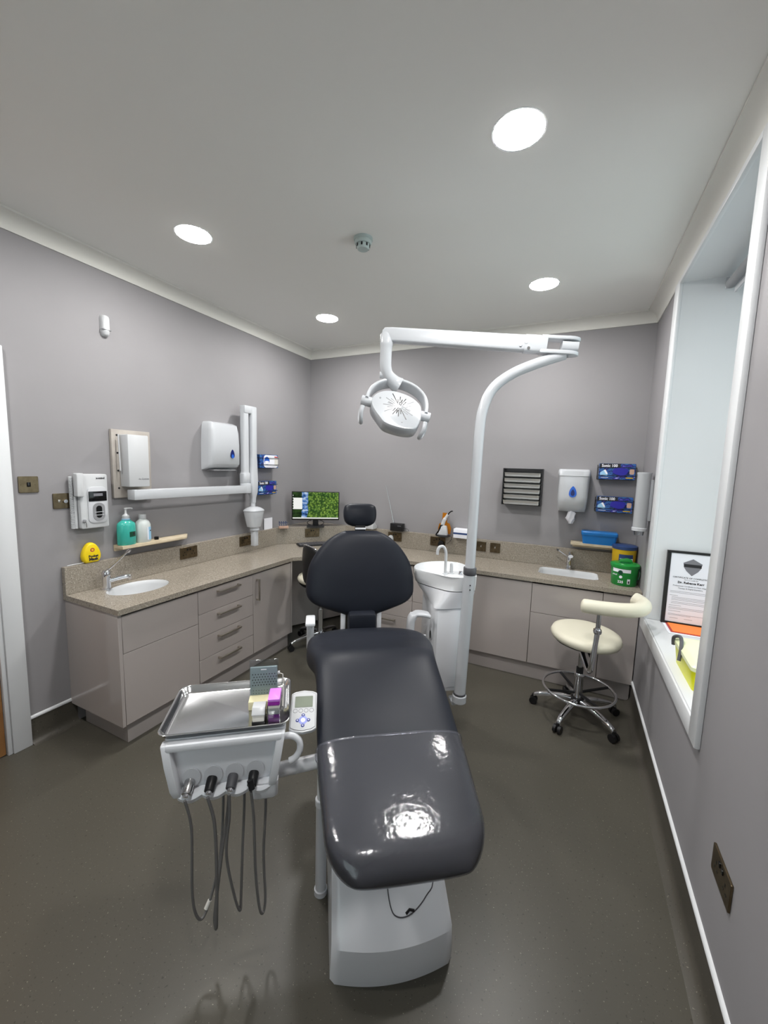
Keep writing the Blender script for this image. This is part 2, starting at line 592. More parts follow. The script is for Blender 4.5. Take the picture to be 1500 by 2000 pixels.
h = MB().cyl((-.01, -.77, 1.0), (.05, -.77, 1.0), .009).cyl((.045, -.78, 1.0), (.045, -.66, 1.0), .009)
h.build('lever_handle', 'chrome', d1)

# window_1
win = bpy.data.objects.new('window_1', None)
COL.objects.link(win)
win.location = (W, (WY0 + WY1) / 2, WZ0)
struct(win)
hw, hh = (WY1 - WY0) / 2, WZ1 - WZ0
# reveal linings
B(0, .50, -hw - .011, -hw, 0, hh).build('reveal_panel', 'gloss_paint', win, smooth=0)
B(0, .50, hw, hw + .011, 0, hh).build('reveal_panel', 'gloss_paint', win, smooth=0)
B(0, .50, -hw, hw, hh, hh + .011).build('reveal_panel', 'gloss_paint', win, smooth=0)
B(-.012, .50, -hw, hw, -.019, .0).build('window_board', 'gloss_paint', win, bevel=.004)
AW = .085
for a0, a1, b0, b1 in ((-hw - AW + .01, -hw + .004, -AW, hh + .02), (hw - .004, hw + AW - .01 + .03, -AW, hh + .02)):
    B(-.02, 0, a0, a1, b0, b1).build('architrave', 'gloss_paint', win, bevel=.005)
B(-.02, 0, -hw + .004, hw - .004, -AW, -.006).build('architrave', 'gloss_paint', win, bevel=.005)
B(-.02, 0, -hw + .004, hw - .004, hh - .006, hh + .02).build('architrave', 'gloss_paint', win, bevel=.004)
fx0, fx1 = .43, .49
for a0, a1, b0, b1 in ((-hw + .012, -hw + .07, 0, hh - .012), (hw - .07, hw - .012, 0, hh - .012), (-hw + .07, hw - .07, 0, .07), (-hw + .07, hw - .07, hh - .082, hh - .012), (-hw + .07, hw - .07, hh * .5 - .025, hh * .5 + .025)):
    B(fx0, fx1, a0, a1, b0, b1).build('window_frame', 'gloss_paint', win, bevel=.006)
for b0, b1 in ((.07, hh * .5 - .025), (hh * .5 + .025, hh - .082)):
    B(.455, .463, -hw + .07, hw - .07, b0, b1).build('pane', 'glass', win, smooth=0)
rb = thing('roller_blind', 'grey rolled-up roller blind under the window head', 'blind', (W + .205, (WY0 + WY1) / 2, WZ1 - .05))
MB().cyl((0, -hw + .03, 0), (0, hw - .03, 0), .024, n=24).build('roll', 'grey', rb)
B(.016, .03, -hw + .035, hw - .035, -.05, -.02).build('bottom_bar', 'greyw', rb, bevel=.004)
for s in (-1, 1):
    B(-.02, .02, s * (hw - .022) - .006, s * (hw - .022) + .006, -.02, .036).build('bracket', 'greyw', rb, bevel=.003)

# downlights
def downlight(x, y, label):
    t = thing('downlight', label, 'ceiling light', (x, y, H), 0, 'round recessed ceiling lights')
    MB().lathe([(.0865, -.0005), (.093, -.0005), (.0935, -.0012), (.093, -.0018), (.0865, -.0018)], 48, cap=False).build('rim', 'white', t)
    MB().lathe([(.086, -.0005), (.086, -.0022), (.085, -.0028), (.0005, -.003)], 32, cap=False).build('diffuser', 'lamp', t)
    ld = bpy.data.lights.new('downlight_lamp', 'AREA')
    ld.shape = 'DISK'
    ld.size = .17
    ld.energy = LAMP_W
    ld.color = (1.0, .985, .965)
    lo = bpy.data.objects.new('downlight_lamp', ld)
    COL.objects.link(lo)
    lo.parent = t
    lo.location = (0, 0, -.004)
downlight(.711, -2.008, 'round ceiling light above the left-hand worktop, nearest the left wall')
downlight(.711, -.755, 'round ceiling light nearest the far left corner above the monitor')
downlight(2.340, -2.008, 'largest round ceiling light, in front of the lamp arm at upper right')
downlight(2.345, -.750, 'round ceiling light near the far right corner beside the window')
downlight(.711, -3.27, 'round ceiling light near the door, beyond the top left of the picture')
downlight(2.340, -3.27, 'round ceiling light beyond the top of the picture on the window side')

sd = thing('smoke_detector', 'small grey-green domed smoke detector on the ceiling', 'smoke detector', (1.52, -1.635, H))
MB().lathe([(.001, 0), (.05, 0), (.05, -.008), (.046, -.012), (.001, -.012)], 36, cap=False).build('base_ring', 'smoke', sd)
MB().lathe([(.044, -.012), (.045, -.022), (.040, -.03), (.001, -.03)], 36, cap=False).build('housing', 'smoke', sd)
MB().lathe([(.034, -.03), (.034, -.046), (.028, -.054), (.001, -.056)], 36, cap=False).build('sensor_cap', 'smoke', sd)
for k in range(8):
    a = k * PI / 4 + .3
    B(-.004, .004, -.0365, -.033, -.046, -.032).build('slot', 'black', sd, rot=a)

# ------------------------------------------------------------------ fitted furniture
CT, CTB, SPT = .7965, .7665, .959
KZ, DT = .1275, .752
fL, fB = .494, -.492
C0 = .93                                   # where the corner is cut off
def ell(cx, cy, rx, ry, k=40):
    return [(cx + rx * math.cos(2 * PI * i / k), cy + ry * math.sin(2 * PI * i / k)) for i in range(k)]
OV = (.215, -2.06, .135, .178)
SK = (2.41, 2.832, -.335, -.09)
wt = MB().prism([(0.002, -2.365), (.514, -2.365), (.514, -C0), (C0, -.512), (W - .002, -.512), (W - .002, -.002), (.002, -.002)], CTB, CT,
                holes=[ell(*OV), rrect(*SK, .05)]).build('worktop', 'worktop', smooth=20)
tag(wt, 'speckled beige-grey stone worktop running round the left and back walls', 'worktop')
TS = .034
sp = MB().prism([(.002, -2.365), (TS, -2.365), (TS, -.585), (.49, -.032 - .002), (W - .002, -TS), (W - .002, -.002), (.002, -.002)], CT + .0005, SPT).build('splashback', 'worktop', bevel=.0015, seg=1, smooth=20)
tag(sp, 'speckled beige-grey stone upstand with a ledge along the walls behind the worktop', 'splashback')

def basin(name, label, loop, scale, depth, c):
    rs = []
    for s, z in ((.999, -.0025), (.985, -.004), (.97, -.03), (.93, -depth * .7), (.85, -depth * .95), (.6, -depth), (.12, -depth - .004)):
        rs.append([(c[0] + (x - c[0]) * s, c[1] + (y - c[1]) * s, CT + z) for x, y in loop])
    t = thing(name, label, 'sink', (c[0], c[1], CT - depth))
    Mx = Matrix.Translation((-c[0], -c[1], -(CT - depth)))
    MB().rings(rs, cap0=False).xf(Mx).build('bowl', 'ceramic', t, smooth=60)
    MB().lathe([(.001, .0), (.02, .0), (.022, -.003)], 24, cap=False).build('waste', 'chrome', t)
    return t
basin('oval_sink', 'white oval undermount sink at the left end of the worktop', ell(*OV), 1, .15, (OV[0], OV[1]))
basin('rectangular_sink', 'white rectangular undermount sink in the back worktop near the green tub', rrect(*SK, .05), 1, .14, ((SK[0] + SK[1]) / 2, (SK[2] + SK[3]) / 2))

def bar_handle(p, x, z, L, vert=False):
    m = MB()
    if vert:
        m.box(x - .006, x + .006, -.034, -.024, z - L / 2, z + L / 2)
        for e in (-1, 1):
            m.box(x - .006, x + .006, -.026, .0, z + e * (L / 2 - .006) - .006, z + e * (L / 2 - .006) + .006)
    else:
        m.box(x - L / 2, x + L / 2, -.034, -.024, z - .006, z + .006)
        for e in (-1, 1):
            m.box(x + e * (L / 2 - .006) - .006, x + e * (L / 2 - .006) + .006, -.026, .0, z - .006, z + .006)
    m.build('handle', 'handle', p, bevel=.0015)

def unit(label, x0, x1, wall, fronts, name='base_cabinet', kind='cabinet', depth=.47, top=CTB - .002):
    """x along the run as seen from the room; fronts: (z0, z1, 'door'/'drawer', handle)"""
    loc = (fL, (x0 + x1) / 2, KZ) if wall == LEFT else ((x0 + x1) / 2, fB, KZ)
    t = thing(name, label, kind, loc, wall)
    hw_ = (x1 - x0) / 2
    B(-hw_ + .001, hw_ - .001, .019, depth, 0, top - KZ).build('body', 'carcass', t, smooth=0)
    for z0, z1, knd, hd in fronts:
        f = B(-hw_ + .0017, hw_ - .0017, 0, .018, z0 - KZ + .0015, z1 - KZ - .0015).build(knd, 'cabinet', t, bevel=.0012, seg=1)
        if hd == 'bar':
            bar_handle(f, 0, z1 - KZ - .035, .19)
        elif hd == 'vert':
            bar_handle(f, -hw_ + .035, z1 - KZ - .125, .165, True)
    return t
S4 = [DT - (DT - KZ) / 4 * i for i in range(5)]
four = [(S4[i + 1], S4[i], 'drawer', 'bar') for i in range(4)]
unit('taupe gloss two-front sink cabinet at the end of the left run', -2.338, -1.862, LEFT, [(.54, DT, 'drawer', 0), (KZ, .54, 'door', 0)], 'sink_cabinet', top=.62)
unit('taupe gloss four-drawer cabinet in the middle of the left run', -1.862, -1.378, LEFT, four, 'drawer_cabinet')
unit('taupe gloss single-door cabinet with upright handle beside the corner desk', -1.378, -.938, LEFT, [(KZ, DT, 'door', 'vert')])
unit('taupe gloss four-drawer cabinet at the right of the corner desk opening', .945, 1.437, BACK, four, 'drawer_cabinet')
unit('taupe gloss two-front cabinet behind the white spittoon unit', 1.437, 1.905, BACK, [(S4[2], DT, 'drawer', 0), (KZ, S4[2], 'door', 0)])
unit('taupe gloss wide one-door cabinet behind the lamp pole', 1.905, 2.388, BACK, [(KZ, DT, 'door', 0)])
unit('taupe gloss two-front sink cabinet behind the cream stool', 2.388, 2.855, BACK, [(.53, DT, 'drawer', 0), (KZ, .53, 'door', 0)], 'sink_cabinet', top=.62)
unit('narrow taupe gloss end cabinet against the window wall', 2.855, W - .004, BACK, [(KZ, DT, 'door', 0)])
def panel(label, x0, x1, y0, y1, z0=KZ, z1=CTB - .001):
    return tag(B(x0, x1, y0, y1, z0, z1).build('end_panel', 'cabinet', bevel=.001, seg=1), label, 'panel')
panel('taupe gloss end panel closing the left run beside the door', .001, fL + .002, -2.358, -2.339)
panel('slim taupe end panel at the left side of the corner desk opening', .02, fL + .002, -.937, -.919)
panel('slim taupe end panel at the right side of the corner desk opening', .926, .944, fB, -.02)
bp = MB().prism([(.06, -.90), (.076, -.90), (.56, -.04), (.9, -.04), (.9, -.025), (.55, -.025)], .02, CTB - .002).build('knee_hole_panel', 'cabinet', smooth=20)
tag(bp, 'grey gloss back panel under the corner desk', 'panel')
pk = MB().prism([(.05, -2.31), (.455, -2.31), (.455, -.93), (.437, -.93), (.437, -2.292), (.05, -2.292)], 0, KZ - .001).build('plinth', 'plinth', smooth=20)
tag(pk, 'grey-taupe kickboard under the left run of cabinets', 'plinth')
pk = B(.93, W - .012, -.464, -.446, 0, KZ - .001).build('plinth', 'plinth', smooth=20)
tag(pk, 'grey-taupe kickboard under the back run of cabinets', 'plinth')

# taps
def lever_tap(label, loc, rz, spout, lever_to):
    t = thing('mixer_tap', label, 'tap', loc, rz)
    MB().lathe([(.027, 0), (.027, .006), (.022, .01), (.022, .075), (.024, .08), (.024, .105), (.016, .118), (.001, .119)], 28).build('body', 'chrome', t)
    s = spline([(0, -.01, .05), (0, -.05, .062), (0, -spout * .8, .072), (0, -spout, .07)], 6)
    MB().tube(s, [.013] * (len(s) - 1) + [.012], 14).build('spout', 'chrome', t)
    MB().cyl((0, -spout + .006, .074), (0, -spout + .006, .052), .0125).build('aerator', 'chrome', t)
    a = Vector((0, 0, .112))
    l = spline([a, a + Vector(lever_to) * .4 + Vector((0, 0, -.004)), a + Vector(lever_to)], 6)
    MB().tube(l, [.0065] * 6 + [.0045] * (len(l) - 6), 10).build('lever', 'chrome', t)
    e = a + Vector(lever_to)
    d = Vector(lever_to).normalized()
    MB().cyl(e - d * .004, e + d * .014, .011, .009).build('lever_tip', 'chrome', t)
    return t
lever_tap('chrome elbow-lever mixer tap beside the oval sink', (.105, -2.185, CT), math.radians(140), .125, (-.045, -.125, .125))
tp = thing('mixer_tap', 'chrome mixer tap with a thin lever behind the rectangular sink', 'tap', (2.624, -.062, CT))
MB().lathe([(.026, 0), (.026, .006), (.019, .012), (.019, .03), (.001, .032)], 28).build('base', 'chrome', tp)
s = spline([(0, 0, .01), (0, .004, .08), (.004, -.012, .125), (.008, -.05, .132), (.01, -.075, .118)], 6)
MB().tube(s, [.017] * 8 + [.018] * (len(s) - 8), 16).build('body', 'chrome', tp)
l = spline([(-.005, .0, .10), (-.03, .0, .112), (-.085, 0, .145)], 6)
MB().tube(l, .004, 8).build('lever', 'chrome', tp)
MB().cyl((-.082, 0, .143), (-.096, 0, .153), .007).build('lever_tip', 'dkgrey', tp)

# ------------------------------------------------------------------ electrical plates
def plate(name, label, loc, wall, w=.146, kind='socket', plug=0, cat_='socket', m='bronze'):
    t = thing(name, label, cat_, loc, wall, 'bronze wall plates')
    MB().prism(rrect(-w / 2, w / 2, -.043, .043, .004, 3), 0, .006, FRONT).build('plate', m, t, bevel=.0015, seg=1)
    if kind == 'socket':
        for s in (-1, 1):
            cx = s * w * .25
            for dx, dz, a, b in ((0, .006, .003, .005), (-.011, -.014, .0045, .0028), (.011, -.014, .0045, .0028)):
                B(cx + dx - a, cx + dx + a, -.0065, -.005, dz - b, dz + b).build('pin_hole', 'blackgloss', t, smooth=0)
            B(s * .012 - .006, s * .012 + .006, -.009, -.005, .016, .03).build('rocker', 'blackgloss', t, bevel=.001)
    elif kind == 'switch':
        B(-.008, .008, -.0095, -.005, -.012, .012).build('rocker', 'blackgloss', t, bevel=.001)
        for s in (-1, 1):
            MB().cyl((s * .03, -.005, 0), (s * .03, -.0075, 0), .004, n=12).build('screw', 'bronze', t)
    elif kind == 'key':
        MB().cyl((.014, -.005, -.002), (.014, -.016, -.002), .010).build('knob', 'chrome', t)
        B(-.02, -.008, -.0075, -.005, -.008, .008).build('indicator', 'handle', t, bevel=.001)
        for s in (-1, 1):
            MB().cyl((s * .03, -.005, 0), (s * .03, -.0075, 0), .004, n=12).build('screw', 'bronze', t)
    elif kind == 'fuse':
        B(-.012, .012, -.0085, -.005, -.018, .018).build('fuse_carrier', 'bronze', t, bevel=.001)
        B(-.002, .002, -.0095, -.005, -.004, .01).build('neon', 'white', t, smooth=0)
    if plug:
        s = -1 if plug < 3 else 1
        m_ = 'white' if plug in (1,) else 'black'
        p = [(-.026, -.026), (.026, -.026), (.026, 0), (.018, .018), (.008, .026), (-.008, .026), (-.018, .018), (-.026, 0)]
        MB().prism([(s * w * .25 + x, y - .012) for x, y in p], .006, .034, FRONT).build('plug', m_, t, bevel=.003)
    return t
plate('light_switch', 'bronze single light switch on the left wall nearest the door', (.0005, -2.489, 1.434), LEFT, .086, 'switch', cat_='switch')
plate('key_switch', 'bronze switch plate with a round chrome knob beside the white wall control', (.0005, -2.342, 1.337), LEFT, .086, 'key', cat_='switch')
plate('double_socket', 'bronze double socket in the upstand below the wooden shelf end', (TS + .0005, -1.561, .9), LEFT)
plate('double_socket', 'bronze double socket in the left upstand beside the x-ray cone', (TS + .0005, -.985, .898), LEFT)
da = math.atan2(.551, .456)
t_ = .50
plate('double_socket', 'bronze double socket in the diagonal upstand below the monitor', (TS + .456 * t_ + .0008, -.585 + .551 * t_ - .0008, .898), da)
plate('double_socket', 'bronze double socket with a white plug below the black radio', (1.057, -TS - .0005, .898), BACK, plug=1)
plate('double_socket', 'bronze double socket with a black plug below the curing light', (1.50, -TS - .0005, .898), BACK, plug=3)
plate('fused_spur', 'bronze fused switch plate just right of the lamp pole', (1.905, -TS - .0005, .897), BACK, .086, 'fuse', cat_='switch')
plate('fused_spur', 'bronze fused switch plate second to the right of the lamp pole', (2.028, -TS - .0005, .897), BACK, .086, 'fuse', cat_='switch')
plate('double_socket', 'dark bronze double socket low on the window wall', (W - .0005, -2.215, .43), RIGHT)

# ------------------------------------------------------------------ left wall items
al = thing('alarm_sensor', 'small white motion sensor high on the left wall', 'sensor', (0, -2.068, 2.367), LEFT)
rs = []
for z, s in ((-.06, .35), (-.055, .7), (-.045, .9), (-.02, 1), (.045, 1), (.055, .9), (.06, .7)):
    rs.append([(x * s, min(0, y * s) , z) for x, y in sell(.024, .036, 2.5, 24)])
MB().rings(rs).build('housing', 'white', al, smooth=60)
B(-.0245, .0245, -.0365, -.002, -.024, -.0225).build('seam', 'grey', al, smooth=0)

# x-ray control with handset
pc = thing('xray_control_unit', 'white wall control with display, keypad, keys and coiled cord', 'control unit', (0, -2.208, 1.33), LEFT)
MB().prism(rrect(-.068, .085, -.16, .16, .012), .004, .055, FRONT).build('housing', 'white', pc, bevel=.006)
MB().prism(rrect(-.03, .075, -.13, .085, .03), .054, .060, FRONT).build('front_panel', 'greyw', pc, bevel=.002)
B(-.026, .073, -.0625, -.059, .0, .058).build('display_panel', 'blackgloss', pc, bevel=.001)
B(.0, .05, -.0632, -.062, .03, .046).build('display', 'ink2', pc, smooth=0)
MB().prism(rrect(-.006, .060, -.118, -.010, .032, 8), .059, .0615, FRONT).build('keypad_ring', 'grey', pc)
MB().prism(rrect(.011, .043, -.100, -.028, .0158, 8), .061, .063, FRONT).build('keypad', 'blackgloss', pc)
for z in (-.066, -.084):
    B(.004, .052, -.0638, -.0625, z, z + .002).build('divider', 'paper', pc, smooth=0)
hs = MB().prism(rrect(-.088, -.050, .03, .165, .008), .03, .072, FRONT).build('handset', 'white', pc, bevel=.005)
text('lettering', 'x-mind', .017, 'ink', pc, (.045, -.0555, .135), bold=.0006)
for k in range(2):
    x = -.079 - .016 * k
    coil = []
    for i in range(44 * 8 + 1):
        a = i / 8 * 2 * PI
        z = (.03 if k == 0 else .145) - i / (44 * 8) * (.185 if k == 0 else .300)
        coil.append((x + .0085 * math.cos(a), -.022 + .0085 * math.sin(a), z))
    MB().tube(coil, .0026, 5).build('coiled_cord', 'white', pc, smooth=80)
MB().cyl((-.055, -.054, -.112), (-.055, -.066, -.112), .010).build('key_lock', 'chrome', pc)
MB().tube(spline([(-.055, -.066, -.112), (-.05, -.069, -.125), (-.045, -.062, -.15)], 5), .002, 6).build('key', 'steel', pc)

# wall x-ray set
xr = thing('xray_machine', 'white wall-mounted dental x-ray with folded arm and hanging head', 'x-ray machine', (0, -1.95, 1.36), LEFT)
B(-.12, .126, -.024, -.001, -.022, .405).build('mounting_board', 'board', xr, bevel=.002)
for z in (.04, .15, .26, .37):
    MB().cyl((-.088, -.024, z), (-.088, -.026, z), .006, n=12).build('screw', 'black', xr)
B(-.078, .055, -.115, -.024, .05, .375).build('generator_box', 'white', xr, bevel=.006)
text('lettering', 'de Gotzen', .016, 'ink2', xr, (.015, -.1155, .10))
MB().tube([(-.094, -.05, .375), (-.096, -.06, .15), (-.094, -.05, .15)], .004, 6).build('cable', 'white', xr)
B(-.062, .93, -.135, -.06, -.033, .032).build('horizontal_arm', 'white2', xr, bevel=.006)
MB().cyl((.91, -.0975, -.034), (.91, -.0975, .05), .046, n=32).build('elbow_joint', 'white2', xr, bevel=.004)
# folded scissor arm: rear upright then front upright hanging back down
ax0 = (.915, -.10)
def xz(zs, cx, cy, ws, hs_, n=3.4):
    return [[(cx + x, cy + y, z) for x, y in sell(a, b, n, 28)] for z, a, b in zip(zs, ws, hs_)]
MB().rings(xz([.05, .055, .13, .135, .15, .66, .68], .905, -.095, [.036, .039, .04, .034, .032, .03, .03], [.03, .033, .034, .03, .028, .028, .028])).build('rear_arm', 'white2', xr, smooth=50)
B(.878, 1.02, -.128, -.066, .63, .695).build('top_hinge', 'white2', xr, bevel=.01)
MB().rings(xz([.69, .66, .3, .22, .08, .075, -.03, -.075, -.12], .985, -.105, [.03, .032, .031, .036, .04, .042, .038, .024, .022], [.03, .032, .031, .033, .035, .036, .034, .024, .022])).build('front_arm', 'white2', xr, smooth=50)
MB().cyl((.985, -.105, -.115), (.985, -.105, -.16), .02).build('swivel', 'greyw', xr)
hd = MB().rings(xz([-.155, -.165, -.18, -.19], .985, -.115, [.03, .06, .085, .09], [.03, .05, .07, .075], 2.6)).build('head_cap', 'white2', xr, smooth=50)
MB().rings(xz([-.192, -.2, -.25, -.3, -.33, -.335], .985, -.115, [.086, .086, .076, .066, .058, .04], [.072, .072, .064, .056, .05, .04], 2.6)).build('tube_head', 'white2', xr, smooth=50)
MB().lathe([(.038, -.33), (.038, -.35), (.042, -.352), (.042, -.36), (.03, -.362)], 32, (.985, -.12, 0)).build('cone_collar', 'white2', xr)
B(.985 - .024, .985 + .024, -.142, -.098, -.50, -.36).build('collimator_cone', 'white2', xr, bevel=.004)
MB().tube(spline([(1.045, -.09, -.33), (1.06, -.075, -.325), (1.065, -.06, -.31), (1.05, -.05, -.30)], 5), .004, 6).build('head_cable', 'grey', xr)

# paper towel dispenser (left wall)
pd = thing('towel_dispenser', 'wide white paper towel dispenser with blue drop on the left wall', 'dispenser', (0, -1.255, 1.52), LEFT)
sec = [(0, .0, .145), (.02, .095, .146), (.05, .118, .146), (.2, .122, .144), (.30, .118, .138), (.355, .105, .132), (.37, .07, .12)]
rs = []
for z, d, hw_ in sec:
    rs.append([(-hw_, 0, z), (-hw_, -d * .6, z), (-hw_ * .985, -d * .80, z), (-hw_ * .93, -d * .93, z), (-hw_ * .8, -d * .985, z), (0, -d, z), (hw_ * .8, -d * .985, z), (hw_ * .93, -d * .93, z), (hw_ * .985, -d * .80, z), (hw_, -d * .6, z), (hw_, 0, z)])
MB().rings(rs).build('cover', 'white2', pd, smooth=50)
def drop(r, hgt, k=20):
    p = []
    for i in range(k + 1):
        a = -PI * .5 + PI * i / k
        p.append((r * math.cos(a) if a < 0 else r * math.cos(a) ** 1.6 , r * math.sin(a) if a < 0 else hgt * math.sin(a)))
    return p + [(-x, y) for x, y in reversed(p[1:-1])]
MB().prism([(x + .052, y + .115) for x, y in drop(.02, .048)], .1205, .125, FRONT).build('drop_window', 'darkblue', pd)
MB().prism([(x + .052, y + .107) for x, y in drop(.013, .02)], .1245, .126, FRONT).build('drop_highlight', 'bluedrop', pd)
B(-.11, .11, -.10, -.02, -.006, .002).build('dispensing_slot', 'grey', pd, bevel=.003)

def glove_box(label, loc, wall, style):
    t = thing('glove_box', label, 'glove box', loc, wall, 'glove boxes on the walls')
    B(-.12, .12, -.082, -.012, -.06, .06).build('carton', 'gloveprint', t, bevel=.0015, seg=1)
    if style == 'white':
        MB().prism(rrect(-.07, .118, -.056, .056, .03), .082, .0835, FRONT).build('white_print', 'paper', t)
        MB().prism(ell(-.03, .005, .034, .036, 28), .0835, .0845, FRONT).build('blue_disc', 'bluedrop', t)
        MB().prism(rrect(-.056, -.004, -.026, .004, .01), .0845, .0852, FRONT).build('white_patch', 'paper', t)
        MB().prism(rrect(.072, .116, -.032, .028, .004), .0835, .0845, FRONT).build('tear_panel', 'offwhite', t)
        B(.07, .116, -.0846, -.083, .036, .046).build('red_print', 'red', t, smooth=0)
    else:
        MB().prism(rrect(-.119, .02, .026, .059, .004), .082, .0828, FRONT).build('title_band', 'ink', t)
        text('lettering', 'Sonic 100', .03, 'paper', t, (-.052, -.0832, .043), bold=.0008, sx=.9)
        pts = spline([(-.03, -.01, 0), (-.02, .022, 0), (.03, .028, 0), (.07, .016, 0), (.062, -.02, 0), (.02, -.03, 0), (-.03, -.01, 0)], 5)
        MB().prism([(p.x, p.y) for p in pts[:-1]], .082, .090 if style == 'full' else .0835, FRONT).build('glove_opening', 'gloveblue', t)
        MB().prism([(-.112, -.008), (-.085, .012), (-.058, -.028), (-.066, -.036), (-.112, -.03)], .082, .0828, FRONT).build('hand_print', 'lightblue', t)
        MB().prism([(-.09, .008), (-.078, .014), (-.06, -.018), (-.07, -.022)], .0828, .0834, FRONT).build('hand_highlight', 'paper', t)
        MB().prism(rrect(.082, .112, -.02, .02, .008), .082, .0828, FRONT).build('side_print', 'pinkwood', t)
        B(.06, .108, -.0832, -.082, -.05, -.043).build('yellow_print', 'mustard', t, smooth=0)
        B(-.105, -.055, -.0832, -.082, -.049, -.046).build('line_print', 'paper', t, smooth=0)
    wires = MB()
    for z in (-.03, .03):
        wires.tube([(-.128, 0, z), (-.128, -.088, z), (.128, -.088, z), (.128, 0, z)], .0022, 6)
    for x in (-.128, .128):
        wires.tube([(x, -.004, -.06), (x, -.004, .05)], .0022, 6)
    wires.tube([(-.128, -.004, -.0625), (-.06, -.088, -.0625), (.06, -.088, -.0625), (.128, -.004, -.0625)], .0022, 6)
    wires.build('wire_holder', 'black', t)
    return t
glove_box('white and blue printed glove box in a wire holder on the left wall', (0.001, -.735, 1.60), LEFT, 'white')
glove_box('dark blue printed glove box below the white one on the left wall', (0.001, -.755, 1.36), LEFT, 'dark')
glove_box('upper of two dark blue glove boxes on the back wall by the window', (2.902, -.001, 1.596), BACK, 'full')
glove_box('lower of two dark blue glove boxes on the back wall by the window', (2.905, -.001, 1.343), BACK, 'full')

# shelf with bottles
sh = thing('wall_shelf', 'short pale wooden shelf under the x-ray arm', 'shelf', (0, -1.82, 1.02), LEFT)
MB().prism([(-.255, 0), (-.255, -.095), (.2, -.095), (.265, -.02), (.265, 0)], 0, .02).build('board', 'palewood', sh, bevel=.001, seg=1)
B(-.255, .2, -.014, -.001, -.02, 0).build('wall_rail', 'palewood', sh, smooth=0)
def EW(rx, ry, a0, a1, z0, z1, k=8, e=.0008):
    rs_ = []
    for i in range(k + 1):
        a = math.radians(a0 + (a1 - a0) * i / k)
        c_, d_ = math.cos(a), math.sin(a)
        rs_.append([(rx * c_, ry * d_, z0), ((rx + e) * c_, (ry + e) * d_, z0), ((rx + e) * c_, (ry + e) * d_, z1), (rx * c_, ry * d_, z1)])
    return MB().rings(rs_)
so = thing('pump_bottle', 'teal liquid soap bottle with white pump on the wooden shelf', 'bottle', (.052, -2.022, 1.0402), LEFT)
MB().lathe([(.001, 0), (.046, 0), (.05, .005), (.05, .12), (.046, .138), (.03, .152), (.022, .158), (.001, .158)], 36, sx=1.1, sy=.82).build('body', 'teal', so)
MB().lathe([(.022, .158), (.024, .162), (.024, .165), (.02, .166)], 28).build('neck_ring', 'lightblue', so)
MB().lathe([(.019, .166), (.020, .168), (.020, .186), (.008, .196), (.006, .205), (.006, .224), (.009, .226), (.009, .234), (.001, .236)], 24).build('pump', 'white', so)
MB().tube([(0, 0, .231), (.03, -.004, .231), (.04, -.005, .227)], .005, 8).build('nozzle', 'white', so)
EW(.055, .041, -95, -45, .052, .084).build('label', 'dkgreen', so)
EW(.0558, .0418, -72, -55, .064, .078).build('label_emblem', 'ink', so)
bo = thing('refill_bottle', 'frosted white refill bottle with pale blue label beside the teal soap', 'bottle', (.05, -1.913, 1.0402), LEFT)
MB().lathe([(.001, 0), (.042, 0), (.045, .004), (.045, .115), (.036, .138), (.022, .15), (.02, .156), (.001, .156)], 36, sx=1.08, sy=.85).build('body', 'clearb', bo)
MB().lathe([(.021, .154), (.0215, .156), (.0215, .184), (.001, .185)], 28).build('cap', 'white', bo)
EW(.0486, .03825, -85, -30, .015, .10).build('label', 'lightblue', bo)
EW(.0494, .039, -85, -75, .015, .10).build('label_strip', 'paper', bo)
EW(.0494, .039, -58, -42, .07, .078).build('label_emblem', 'ink', bo)
cp = MB().lathe([(.001, 0), (.014, 0), (.014, .018), (.012, .02), (.001, .02)], 24).build('bottle_cap', 'blackgloss', loc=(.05, -1.82, 1.0402))
tag(cp, 'small black screw cap lying on the wooden shelf', 'cap')

# pocket mask case on the upstand
mk = thing('pocket_mask_case', 'yellow rounded pocket mask case leaning on the left upstand', 'mask case', (.0205, -2.219, SPT + .0005), LEFT)
out = [(x * .9, z * 1.1) for x, z in [(-.046, .006), (-.054, .022), (-.056, .04), (-.052, .058), (-.042, .08), (-.026, .1), (-.012, .108), (0, .110), (.012, .108), (.026, .1), (.042, .08), (.052, .058), (.056, .04), (.054, .022), (.046, .006), (.034, 0), (-.034, 0)]]
rs = []
for s, d in ((.9, .018), (1.0, .012), (1.0, -.004), (.97, -.013), (.9, -.018), (.8, -.02)):
    rs.append([(x * s, d, z * s + .0 if False else .06 + (z - .06) * s) for x, z in out])
MB().rings(rs).build('shell', 'yellow', mk, smooth=50)
text('lettering', 'Pocket', .019, 'ink', mk, (.004, -.0206, .040), bold=.0009)
text('lettering', 'Mask', .024, 'ink', mk, (.004, -.0206, .022), bold=.0012)
MB().prism(ell(0, .078, .012, .012, 20), .0195, .0204, FRONT).build('emblem', 'red', mk)
MB().prism(ell(0, .078, .006, .006, 16), .0204, .0209, FRONT).build('emblem_centre', 'yellow', mk)
cb = MB().tube(spline([(.02, -2.345, SPT + .004), (.018, -2.31, SPT + .005), (.02, -2.27, SPT + .005), (.015, -2.24, SPT + .006)], 6), .003, 6).build('white_cable', 'white')
tag(cb, 'short white cable lying on the left upstand beside the mask case', 'cable')

